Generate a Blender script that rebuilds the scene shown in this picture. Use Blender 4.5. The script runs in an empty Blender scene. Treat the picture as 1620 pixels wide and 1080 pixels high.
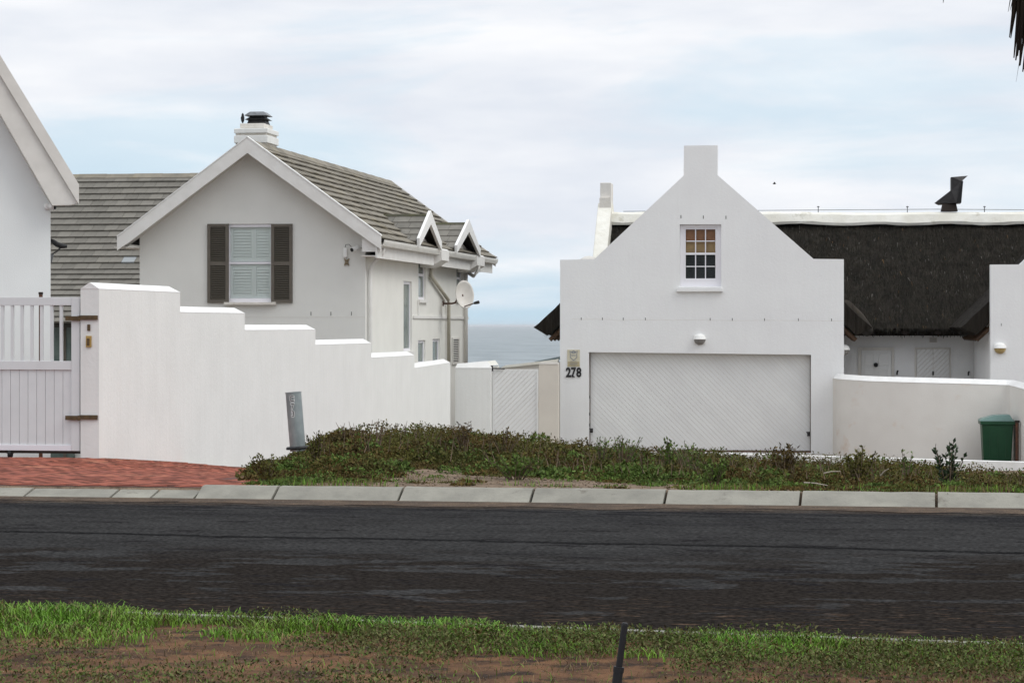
import bpy, math, random
import numpy as np
from mathutils import Vector, Matrix
from mathutils.geometry import tessellate_polygon
R = math.radians
random.seed(7); rng = np.random.default_rng(7)
S = bpy.context.scene; C = S.collection

# ------------------------------------------------------------------ camera
F = 3960.0; ZC = 1.40; HY = 515.0; HAZE = .00005          # focal length in photo pixels, eye height, horizon row
cam = bpy.data.cameras.new('camera'); co = bpy.data.objects.new('camera', cam); C.objects.link(co)
co.location = (0, 0, ZC); co.rotation_euler = (R(90), 0, 0)
cam.sensor_width = 36; cam.lens = 36 * F / 1620; cam.shift_y = -25 / 1620
cam.clip_start = 0.3; cam.clip_end = 120000
S.camera = co
# ------------------------------------------------------------------ world + sun
SUN_EL, SUN_AZ = R(48), R(112)
w = bpy.data.worlds.new('World'); S.world = w; w.use_nodes = True
nt = w.node_tree; nt.nodes.clear()
def N(nt, t, **k):
    n = nt.nodes.new(t)
    for a, b in k.items():
        if a in n.inputs.keys(): n.inputs[a].default_value = b
        else: setattr(n, a, b)
    return n
sky = N(nt, 'ShaderNodeTexSky', sky_type='NISHITA', sun_disc=False, sun_elevation=SUN_EL, sun_rotation=SUN_AZ)
sky.air_density = 1.0; sky.dust_density = 2.0; sky.ozone_density = 1.5
tc = N(nt, 'ShaderNodeTexCoord')
sep = N(nt, 'ShaderNodeSeparateXYZ'); nt.links.new(tc.outputs['Generated'], sep.inputs[0])
# clouds: layered noise on the view direction, squeezed towards the horizon
mp = N(nt, 'ShaderNodeMapping'); mp.inputs['Scale'].default_value = (5.0, 5.0, 26.0); mp.inputs['Location'].default_value = (3.3, 0.4, 1.7)
nt.links.new(tc.outputs['Generated'], mp.inputs[0])
n1 = N(nt, 'ShaderNodeTexNoise', Scale=1.0, Detail=7.0, Roughness=0.55, Distortion=0.4); nt.links.new(mp.outputs[0], n1.inputs['Vector'])
r1 = N(nt, 'ShaderNodeValToRGB'); r1.color_ramp.elements[0].position = .36; r1.color_ramp.elements[1].position = .60
nt.links.new(n1.outputs['Fac'], r1.inputs[0])
# more cloud higher up
mr = N(nt, 'ShaderNodeMapRange'); mr.inputs['From Min'].default_value = 0.0; mr.inputs['From Max'].default_value = 0.13
mr.inputs['To Min'].default_value = -0.22; mr.inputs['To Max'].default_value = 0.75
nt.links.new(sep.outputs['Z'], mr.inputs['Value'])
ad = N(nt, 'ShaderNodeMath', operation='ADD', use_clamp=True); nt.links.new(r1.outputs[0], ad.inputs[0]); nt.links.new(mr.outputs[0], ad.inputs[1])
mp2 = N(nt, 'ShaderNodeMapping'); mp2.inputs['Scale'].default_value = (9.0, 9.0, 40.0); mp2.inputs['Location'].default_value = (1.1, 2.4, 5.7)
nt.links.new(tc.outputs['Generated'], mp2.inputs[0])
n2 = N(nt, 'ShaderNodeTexNoise', Scale=1.0, Detail=5.0, Roughness=0.5); nt.links.new(mp2.outputs[0], n2.inputs['Vector'])
cc = N(nt, 'ShaderNodeMix', data_type='RGBA'); cc.inputs['A'].default_value = (.72, .76, .83, 1); cc.inputs['B'].default_value = (.90, .91, .935, 1)
r2 = N(nt, 'ShaderNodeMapRange'); r2.inputs['From Min'].default_value = .35; r2.inputs['From Max'].default_value = .65
nt.links.new(n2.outputs['Fac'], r2.inputs['Value']); nt.links.new(r2.outputs[0], cc.inputs['Factor'])
# clear air between the clouds: the physical sky, scaled, over a pale marine haze
sc = N(nt, 'ShaderNodeVectorMath', operation='SCALE'); sc.inputs['Scale'].default_value = 0.10; nt.links.new(sky.outputs[0], sc.inputs[0])
hz = N(nt, 'ShaderNodeMix', data_type='RGBA'); hz.inputs['Factor'].default_value = .85; hz.inputs['B'].default_value = (.58, .765, .90, 1)
nt.links.new(sc.outputs[0], hz.inputs['A'])
mx = N(nt, 'ShaderNodeMix', data_type='RGBA'); nt.links.new(ad.outputs[0], mx.inputs['Factor'])
nt.links.new(hz.outputs['Result'], mx.inputs['A']); nt.links.new(cc.outputs['Result'], mx.inputs['B'])
# an overcast sky is brighter overhead than at the horizon
br = N(nt, 'ShaderNodeMapRange'); br.inputs['From Min'].default_value = 0.12; br.inputs['From Max'].default_value = 0.9
br.inputs['To Min'].default_value = 1.0; br.inputs['To Max'].default_value = 1.5
nt.links.new(sep.outputs['Z'], br.inputs['Value'])
bg = N(nt, 'ShaderNodeBackground'); nt.links.new(mx.outputs['Result'], bg.inputs[0]); nt.links.new(br.outputs[0], bg.inputs[1])
out = N(nt, 'ShaderNodeOutputWorld'); nt.links.new(bg.outputs[0], out.inputs[0])
sl = bpy.data.lights.new('sun', 'SUN'); sl.energy = 1.15; sl.angle = R(35); sl.color = (1, .97, .90)
so = bpy.data.objects.new('sun', sl); C.objects.link(so)
sd = Vector((math.sin(SUN_AZ) * math.cos(SUN_EL), math.cos(SUN_AZ) * math.cos(SUN_EL), math.sin(SUN_EL)))
so.rotation_euler = sd.to_track_quat('Z', 'Y').to_euler(); so.location = (30, -10, 40)
vs = S.view_settings; vs.view_transform = 'Standard'; vs.look = 'None'; vs.exposure = 0.12; vs.gamma = 1; vs.use_curve_mapping = False

# ------------------------------------------------------------------ materials
MATS = {}
def mat(name, col, col2=None, rough=.8, scale=6, mscale=(1, 1, 1), contrast=(.35, .65), bump=0, bscale=60, metal=0, detail=5,
        island=0, spec=.3, col3=None, scale3=2, c3=(.55, .7), coord='Object'):
    m = bpy.data.materials.new(name); m.use_nodes = True; t = m.node_tree; b = t.nodes['Principled BSDF']
    b.inputs['Roughness'].default_value = rough; b.inputs['Metallic'].default_value = metal; b.inputs['Specular IOR Level'].default_value = spec
    b.inputs['Base Color'].default_value = (*col, 1)
    tcn = N(t, 'ShaderNodeTexCoord'); mpn = N(t, 'ShaderNodeMapping'); mpn.inputs['Scale'].default_value = mscale
    t.links.new(tcn.outputs[coord], mpn.inputs[0])
    last = None
    if col2:
        nn = N(t, 'ShaderNodeTexNoise', Scale=scale, Detail=detail, Roughness=.6); t.links.new(mpn.outputs[0], nn.inputs['Vector'])
        rr = N(t, 'ShaderNodeMapRange'); rr.inputs['From Min'].default_value = contrast[0]; rr.inputs['From Max'].default_value = contrast[1]
        t.links.new(nn.outputs['Fac'], rr.inputs['Value'])
        mm = N(t, 'ShaderNodeMix', data_type='RGBA'); mm.inputs['A'].default_value = (*col, 1); mm.inputs['B'].default_value = (*col2, 1)
        t.links.new(rr.outputs[0], mm.inputs['Factor']); last = mm.outputs['Result']
    if col3:
        nn = N(t, 'ShaderNodeTexNoise', Scale=scale3, Detail=6, Roughness=.65); 
        mp3 = N(t, 'ShaderNodeMapping'); mp3.inputs['Location'].default_value = (5.3, 2.2, 9.1); t.links.new(mpn.outputs[0], mp3.inputs[0]); t.links.new(mp3.outputs[0], nn.inputs['Vector'])
        rr = N(t, 'ShaderNodeMapRange'); rr.inputs['From Min'].default_value = c3[0]; rr.inputs['From Max'].default_value = c3[1]
        t.links.new(nn.outputs['Fac'], rr.inputs['Value'])
        mm = N(t, 'ShaderNodeMix', data_type='RGBA'); mm.inputs['B'].default_value = (*col3, 1)
        if last: t.links.new(last, mm.inputs['A'])
        else: mm.inputs['A'].default_value = (*col, 1)
        t.links.new(rr.outputs[0], mm.inputs['Factor']); last = mm.outputs['Result']
    if island:
        g = N(t, 'ShaderNodeNewGeometry'); rr = N(t, 'ShaderNodeMapRange'); rr.inputs['To Min'].default_value = 1 - island; rr.inputs['To Max'].default_value = 1 + island
        oi = N(t, 'ShaderNodeObjectInfo'); sm = N(t, 'ShaderNodeMath', operation='ADD'); fr = N(t, 'ShaderNodeMath', operation='FRACT')
        t.links.new(g.outputs['Random Per Island'], sm.inputs[0]); t.links.new(oi.outputs['Random'], sm.inputs[1]); t.links.new(sm.outputs[0], fr.inputs[0])
        t.links.new(fr.outputs[0], rr.inputs['Value'])
        vm = N(t, 'ShaderNodeVectorMath', operation='SCALE')
        if last: t.links.new(last, vm.inputs[0])
        else: vm.inputs[0].default_value = col
        t.links.new(rr.outputs[0], vm.inputs['Scale']); last = vm.outputs[0]
    if last: t.links.new(last, b.inputs['Base Color'])
    if bump:
        nn = N(t, 'ShaderNodeTexNoise', Scale=bscale, Detail=6, Roughness=.65); t.links.new(mpn.outputs[0], nn.inputs['Vector'])
        bp = N(t, 'ShaderNodeBump'); bp.inputs['Strength'].default_value = 1; bp.inputs['Distance'].default_value = bump
        t.links.new(nn.outputs['Fac'], bp.inputs['Height']); t.links.new(bp.outputs[0], b.inputs['Normal'])
    MATS[name] = m; return m
def streaks(m, col, amount=.5, z0=None, z1=None, sx=14, sz=.5):
    """vertical rain streaks / dirt on plaster, optionally fading in between two heights (local)"""
    t = m.node_tree; b = t.nodes['Principled BSDF']; src = b.inputs['Base Color'].links[0].from_socket
    tcn = N(t, 'ShaderNodeTexCoord'); mpn = N(t, 'ShaderNodeMapping'); mpn.inputs['Scale'].default_value = (sx, sx, sz)
    t.links.new(tcn.outputs['Object'], mpn.inputs[0])
    nn = N(t, 'ShaderNodeTexNoise', Scale=1, Detail=4); t.links.new(mpn.outputs[0], nn.inputs['Vector'])
    rr = N(t, 'ShaderNodeMapRange'); rr.inputs['From Min'].default_value = .45; rr.inputs['From Max'].default_value = .75; rr.inputs['To Max'].default_value = amount
    t.links.new(nn.outputs['Fac'], rr.inputs['Value']); f = rr.outputs[0]
    if z0 is not None:
        sp = N(t, 'ShaderNodeSeparateXYZ'); t.links.new(tcn.outputs['Object'], sp.inputs[0])
        zz = N(t, 'ShaderNodeMapRange'); zz.inputs['From Min'].default_value = z0; zz.inputs['From Max'].default_value = z1
        t.links.new(sp.outputs['Z'], zz.inputs['Value']); mu = N(t, 'ShaderNodeMath', operation='MULTIPLY')
        t.links.new(f, mu.inputs[0]); t.links.new(zz.outputs[0], mu.inputs[1]); f = mu.outputs[0]
    mm = N(t, 'ShaderNodeMix', data_type='RGBA'); mm.inputs['B'].default_value = (*col, 1)
    t.links.new(f, mm.inputs['Factor']); t.links.new(src, mm.inputs['A']); t.links.new(mm.outputs['Result'], b.inputs['Base Color'])
mat('wall_white', (.785, .795, .775), (.745, .755, .735), .85, 1.5, bump=.0045, bscale=16)
streaks(MATS['wall_white'], (.60, .59, .55), .16)
mat('garage_white', (.80, .81, .81), (.77, .775, .78), .85, 1.2, bump=.0045, bscale=16)
streaks(MATS['garage_white'], (.68, .67, .66), .12)
mat('cream_wall', (.76, .74, .70), (.71, .685, .645), .85, 1.3, bump=.004, bscale=40, col3=(.66, .55, .46), scale3=1.4, c3=(.58, .72))
mat('beige_pillar', (.66, .62, .55), (.60, .56, .50), .85, 1.5, bump=.003)
mat('house_front', (.73, .73, .695), (.69, .69, .655), .85, 1.5, bump=.003, bscale=50)
mat('house_side', (.76, .755, .71), (.72, .715, .67), .85, 1.5, bump=.003, bscale=50)
mat('left_wall', (.79, .81, .80), (.75, .77, .76), .85, 1.5, bump=.003)
mat('coping', (.80, .80, .79), (.72, .72, .70), .8, 5, bump=.003)
mat('ridge_mortar', (.80, .79, .73), (.70, .68, .60), .85, 2.2, bump=.012, bscale=9, col3=(.55, .53, .45), scale3=3, c3=(.6, .72))
mat('old_plaster', (.74, .71, .66), (.62, .59, .53), .85, 3, bump=.012, bscale=10, col3=(.52, .47, .40), scale3=6, c3=(.6, .7))
mat('trim', (.77, .765, .74), (.71, .70, .67), .6, 4, bump=.001)
mat('trim_bright', (.82, .82, .80), (.78, .78, .76), .6, 4)
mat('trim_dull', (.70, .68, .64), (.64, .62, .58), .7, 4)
mat('pvc', (.72, .71, .67), (.66, .65, .6), .45, 5)
mat('pipe_tan', (.50, .47, .39), (.44, .41, .34), .5, 5)
mat('frame_white', (.80, .79, .83), None, .4)
mat('gate_paint', (.71, .725, .73), (.67, .685, .69), .45, 4, bump=.001)
mat('door_white', (.77, .78, .77), (.73, .735, .73), .6, 1.8, bump=.0015, bscale=30, island=.025)
mat('tile', (.25, .225, .18), (.19, .175, .145), .9, 4, bump=.004, bscale=30, island=.16, col3=(.25, .22, .15), scale3=1.4)
mat('tile_grey', (.19, .178, .155), (.145, .138, .12), .9, 5, bump=.004, bscale=30, island=.14)
mat('tile_pale', (.30, .32, .33), None, .8)
mat('tile_moss', (.17, .165, .10), (.15, .15, .12), .9, 6, bump=.004, bscale=30, island=.12)
mat('tile_under', (.03, .027, .022), None, .95)
mat('shutter', (.135, .12, .098), (.115, .10, .083), .5, 6)
mat('shutter_slat', (.085, .074, .057), None, .6)
mat('glass_dark', (.012, .014, .016), None, .08, spec=.5)
mat('glass_clear', (.35, .40, .38), None, .08, spec=.5)
MATS['glass_clear'].node_tree.nodes['Principled BSDF'].inputs['Transmission Weight'].default_value = .0
def clear_glass():
    m = bpy.data.materials.new('glass'); m.use_nodes = True; t = m.node_tree; t.nodes.clear()
    tr = N(t, 'ShaderNodeBsdfTransparent'); tr.inputs[0].default_value = (.975, .99, .985, 1); gl = N(t, 'ShaderNodeBsdfGlossy', Roughness=.03); fr_ = N(t, 'ShaderNodeFresnel', IOR=1.22)
    mx_ = N(t, 'ShaderNodeMixShader'); o_ = N(t, 'ShaderNodeOutputMaterial')
    t.links.new(fr_.outputs[0], mx_.inputs[0]); t.links.new(tr.outputs[0], mx_.inputs[1]); t.links.new(gl.outputs[0], mx_.inputs[2]); t.links.new(mx_.outputs[0], o_.inputs[0]); MATS['glass'] = m
clear_glass()
gm = mat('glass_old', (.9, .95, .93), None, .02); gm.node_tree.nodes['Principled BSDF'].inputs['Transmission Weight'].default_value = 1
gm.node_tree.nodes['Principled BSDF'].inputs['IOR'].default_value = 1.15
mat('glass_green', (.14, .19, .17), (.10, .14, .13), .12, 3, spec=.5)
mat('blind_orange', (.33, .15, .07), (.25, .11, .05), .9, 3)
mat('blind_tan', (.44, .29, .14), (.36, .23, .11), .9, 3)
mat('blind_white', (.84, .87, .85), None, .6)
mat('thatch', (.015, .0125, .010), (.030, .026, .021), .95, 9, (1.8, .22, .22), (.38, .68), bump=.06, bscale=10, col3=(.085, .078, .062), scale3=16, c3=(.66, .76), spec=.1)
mat('straw', (.030, .027, .021), (.016, .015, .012), .95, 3, island=.5, spec=.1)
mat('straw_grey', (.085, .08, .07), None, .95, island=.6, spec=.1)
mat('straw_brown', (.09, .055, .025), None, .95, island=.5, spec=.1)
mat('timber', (.10, .055, .028), (.05, .03, .02), .8, 8, (1, 1, 8))
mat('reed_end', (.060, .050, .038), (.032, .027, .022), .95, 9, (1, .25, .25), bump=.02, bscale=14)
mat('timber_dark', (.03, .022, .018), None, .8)
mat('metal_dark', (.055, .053, .053), (.035, .033, .033), .55, 9, metal=.5, bump=.002, bscale=30)
mat('metal_light', (.22, .23, .24), (.12, .125, .13), .4, 9, metal=.7)
mat('galv', (.36, .40, .40), (.26, .29, .29), .38, 9, (1, 1, .5), metal=.7, col3=(.42, .45, .45), scale3=7, c3=(.55, .72))
mat('black', (.012, .012, .013), None, .5)
mat('black_pole', (.010, .010, .013), (.02, .02, .022), .6, 20, (1, 1, .2))
mat('ink', (.02, .02, .022), None, .6)
mat('brass', (.13, .085, .04), (.08, .055, .03), .5, 20, metal=.3)
mat('brass_bright', (.45, .30, .10), None, .4, metal=.3)
mat('plaque', (.62, .60, .50), (.55, .5, .36), .5, 6)
mat('plaque_ochre', (.50, .42, .24), (.4, .35, .24), .5, 30)
mat('plaque_line', (.22, .24, .27), None, .5)
mat('shade_grey', (.22, .21, .20), None, .4)
mat('shade_amber', (.42, .30, .12), (.5, .4, .2), .3, 9)
mat('slot', (.02, .018, .015), None, .9)
mat('bin_green', (.014, .074, .033), (.010, .056, .026), .42, 3, bump=.001, bscale=60)
mat('bin_lid', (.13, .22, .20), (.10, .18, .16), .35, 3)
mat('rust', (.13, .06, .035), (.07, .04, .03), .85, 12)
mat('dish', (.74, .72, .68), (.66, .63, .58), .5, 4)
mat('emblem', (.27, .21, .13), (.16, .13, .09), .8, 30)
mat('brick', (.25, .080, .050), (.165, .058, .044), .95, 3, bump=.002, bscale=60, spec=.1, island=.6, col3=(.34, .16, .10), scale3=.9, c3=(.55, .75))
mat('joint_sand', (.11, .05, .04), None, .95)
mat('kerb_stone', (.285, .275, .235), (.21, .203, .175), .9, 4, bump=.008, bscale=40, island=.07, col3=(.12, .105, .085), scale3=4, c3=(.62, .74))
mat('kerb_bed', (.10, .08, .06), None, .95)
mat('sand', (.105, .074, .052), (.055, .042, .033), .95, 5, spec=.1, bump=.006, bscale=60, col3=(.24, .18, .13), scale3=40, c3=(.58, .68))
mat('soil', (.20, .105, .055), (.10, .056, .034), .95, 3.2, bump=.03, bscale=26, contrast=(.4, .6), spec=.1, col3=(.045, .030, .022), scale3=6, c3=(.50, .62))
mat('bank_soil', (.26, .195, .14), (.17, .125, .09), .95, 4, bump=.03, bscale=30, spec=.1, col3=(.08, .06, .045), scale3=7, c3=(.52, .66))
mat('pebble', (.22, .16, .11), (.10, .07, .05), .9, 3, island=.5)
mat('cover_olive', (.100, .092, .022), (.062, .064, .018), .85, 1.3, island=.38, spec=.15)
mat('cover_brown', (.100, .068, .022), (.060, .047, .018), .85, 2, island=.38, spec=.1)
mat('cover_green', (.090, .145, .026), (.065, .100, .022), .8, 2, island=.35, spec=.2)
mat('cover_dark', (.018, .038, .012), None, .6, island=.5, spec=.25)
mat('twig', (.12, .085, .06), None, .9, island=.5)
mat('stick', (.42, .37, .31), None, .9)
mat('grass', (.105, .245, .018), (.14, .23, .028), .6, 1.5, island=.45, spec=.25)
mat('grass_dull', (.095, .115, .036), (.13, .12, .055), .8, 2.5, island=.5, spec=.1)
mat('grass_dry', (.20, .14, .075), None, .9, island=.4, spec=.1)
mat('palm_dead', (.016, .010, .009), (.030, .022, .014), .8, 5, island=.5, spec=.15)
mat('palm_leaf', (.05, .08, .025), (.035, .06, .02), .6, 3, island=.3)
mat('palm_trunk', (.09, .065, .045), (.05, .035, .025), .95, 8, bump=.02, bscale=14)
mat('shed_roof', (.33, .42, .44), (.28, .36, .38), .5, 4)

# asphalt: old surface seen at a grazing angle; worn bands, tar seams and dark patches (local x along the road, y across)
def asphalt():
    m = bpy.data.materials.new('asphalt'); m.use_nodes = True; t = m.node_tree; b = t.nodes['Principled BSDF']
    b.inputs['Specular IOR Level'].default_value = 0
    tcn = N(t, 'ShaderNodeTexCoord'); sp = N(t, 'ShaderNodeSeparateXYZ'); t.links.new(tcn.outputs['Object'], sp.inputs[0])
    def noise(sx, sy, det=5, loc=0, rough=.6):
        mpn = N(t, 'ShaderNodeMapping'); mpn.inputs['Scale'].default_value = (sx, sy, 1); mpn.inputs['Location'].default_value = (loc, loc * 1.7, 0)
        t.links.new(tcn.outputs['Object'], mpn.inputs[0]); nn = N(t, 'ShaderNodeTexNoise', Scale=1, Detail=det, Roughness=rough)
        t.links.new(mpn.outputs[0], nn.inputs['Vector']); return nn.outputs['Fac']
    def rng_(src, a, c, d=0, e=1):
        rr = N(t, 'ShaderNodeMapRange'); rr.inputs['From Min'].default_value = a; rr.inputs['From Max'].default_value = c
        rr.inputs['To Min'].default_value = d; rr.inputs['To Max'].default_value = e; t.links.new(src, rr.inputs['Value']); return rr.outputs[0]
    def mixc(f, a, bcol):
        mm = N(t, 'ShaderNodeMix', data_type='RGBA')
        t.links.new(f, mm.inputs['Factor'])
        if isinstance(a, tuple): mm.inputs['A'].default_value = (*a, 1)
        else: t.links.new(a, mm.inputs['A'])
        if isinstance(bcol, tuple): mm.inputs['B'].default_value = (*bcol, 1)
        else: t.links.new(bcol, mm.inputs['B'])
        return mm.outputs['Result']
    def math_(op, a, bb):
        q = N(t, 'ShaderNodeMath', operation=op)
        for i, v in enumerate((a, bb)):
            if isinstance(v, (int, float)): q.inputs[i].default_value = v
            else: t.links.new(v, q.inputs[i])
        return q.outputs[0]
    c = mixc(rng_(noise(.8, 2.2, 6, 3), .4, .62), (.0335, .033, .033), (.043, .0425, .0425))           # worn grey far lane
    fine = math_('MULTIPLY', rng_(noise(30, 40, 2, 1), .35, .7, .5, 1.5), rng_(noise(7, 14, 4, 41), .3, .7, .8, 1.2))
    # near lane: dark brown patching with grey streaks left between
    yb = math_('ADD', sp.outputs['Y'], rng_(noise(.5, .5, 3, 9), .3, .7, -.55, .55))
    near = rng_(yb, -4.9, -4.1, 1, 0)
    patch = rng_(math_('ADD', noise(1.3, 3.4, 9, 7, .62), rng_(sp.outputs['Y'], -7.4, -4.2, .12, -.01)), .485, .505)
    c = mixc(math_('MULTIPLY', near, patch), c, (.0235, .0205, .0185))
    farp = rng_(yb, -2.4, -.7, 0, 1)
    farq = rng_(noise(1.3, 3.6, 9, 17, .66), .485, .515)
    c = mixc(math_('MULTIPLY', math_('MULTIPLY', farp, farq), .85), c, (.018, .018, .020))
    c = mixc(math_('MULTIPLY', rng_(noise(1.5, 4.4, 9, 31, .68), .575, .60), .85), c, (.019, .018, .019))
    # long wobbling tar seam
    wob = rng_(noise(.8, .0, 5, 21), .3, .7, -.07, .07)
    d = math_('ABSOLUTE', math_('ADD', math_('ADD', sp.outputs['Y'], wob), math_('ADD', math_('MULTIPLY', sp.outputs['X'], .066), 3.63)), 0)
    dd = math_('ADD', d, rng_(noise(9, 9, 4, 5), .3, .7, -.03, .03))
    c = mixc(rng_(dd, .035, .085, .9, 0), c, (.013, .013, .0135))
    # loose sand drifting in from both edges
    e = math_('MULTIPLY', rng_(sp.outputs['Y'], -6.1, -7.6, 0, 1), rng_(noise(6, 26, 6, 13), .56, .66))
    c = mixc(math_('MULTIPLY', e, .6), c, (.20, .13, .085))
    e2 = math_('MULTIPLY', rng_(sp.outputs['Y'], -.85, -.2, 0, 1), rng_(noise(3, 9, 6, 23), .38, .62))
    c = mixc(math_('MULTIPLY', e2, .7), c, (.16, .115, .08))
    vm = N(t, 'ShaderNodeVectorMath', operation='SCALE'); t.links.new(c, vm.inputs[0]); t.links.new(fine, vm.inputs['Scale'])
    t.links.new(vm.outputs[0], b.inputs['Base Color'])
    t.links.new(rng_(noise(1.1, 4, 5, 3), .35, .65, .78, .92), b.inputs['Roughness'])
    bp = N(t, 'ShaderNodeBump'); bp.inputs['Distance'].default_value = .006; t.links.new(noise(55, 55, 4, 2), bp.inputs['Height']); t.links.new(bp.outputs[0], b.inputs['Normal'])
    MATS['asphalt'] = m
asphalt()
def sea_mat():
    m = bpy.data.materials.new('sea'); m.use_nodes = True; t = m.node_tree; b = t.nodes['Principled BSDF']
    b.inputs['Roughness'].default_value = .35
    tcn = N(t, 'ShaderNodeTexCoord'); mpn = N(t, 'ShaderNodeMapping'); mpn.inputs['Scale'].default_value = (.03, .012, 1)
    t.links.new(tcn.outputs['Object'], mpn.inputs[0]); nn = N(t, 'ShaderNodeTexNoise', Scale=2.2, Detail=9, Roughness=.68); t.links.new(mpn.outputs[0], nn.inputs['Vector'])
    rr = N(t, 'ShaderNodeMapRange'); rr.inputs['From Min'].default_value = .40; rr.inputs['From Max'].default_value = .66; t.links.new(nn.outputs['Fac'], rr.inputs['Value'])
    mm = N(t, 'ShaderNodeMix', data_type='RGBA'); mm.inputs['A'].default_value = (.06, .10, .115, 1); mm.inputs['B'].default_value = (.18, .225, .24, 1)
    t.links.new(rr.outputs[0], mm.inputs['Factor']); t.links.new(mm.outputs['Result'], b.inputs['Base Color'])
    bp = N(t, 'ShaderNodeBump'); bp.inputs['Distance'].default_value = 2.5; bp.inputs['Strength'].default_value = .9; t.links.new(nn.outputs['Fac'], bp.inputs['Height']); t.links.new(bp.outputs[0], b.inputs['Normal'])
    MATS['sea'] = m
sea_mat()

# ------------------------------------------------------------------ mesh + object helpers
def tag(o, label=None, cat=None, group=None, kind=None):
    if label: o['label'] = label
    if cat: o['category'] = cat
    if group: o['group'] = group
    if kind: o['kind'] = kind
    return o
class Frame:
    """a place on the ground: origin, and local x (to the right along the street) and y (away from it)"""
    def __init__(s, X0, D0, t):
        s.X0, s.D0 = X0, D0; s.a = math.atan(t); s.c, s.s = math.cos(s.a), math.sin(s.a)
    def w(s, x, y): return (s.X0 + s.c * x + s.s * y, s.D0 - s.s * x + s.c * y)
    def lx(s, px, y=0):
        k = (px - 810) / F; return (k * (s.D0 + s.c * y) - s.X0 - s.s * y) / (s.c + k * s.s)
    def z(s, py, x, y=0): return ZC + (HY - py) / F * s.w(x, y)[1]
    def p(s, px, py, y=0):
        x = s.lx(px, y); return (x, s.z(py, x, y))
ROOTZ = {}
def thing(name, label, cat, fr, x=0, y=0, z=0, group=None, kind=None):
    o = bpy.data.objects.new(name, None); C.objects.link(o); o.empty_display_size = .3
    X, Y = fr.w(x, y) if fr else (x, y)
    o.location = (X, Y, z); o.rotation_euler = (0, 0, -fr.a if fr else 0)
    ROOTZ[o.name] = (x if fr else 0, y if fr else 0, z)
    if not fr: ROOTZ[o.name] = (x, y, z)
    return tag(o, label, cat, group, kind)
def rootof(o):
    while o.parent: o = o.parent
    return o
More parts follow.
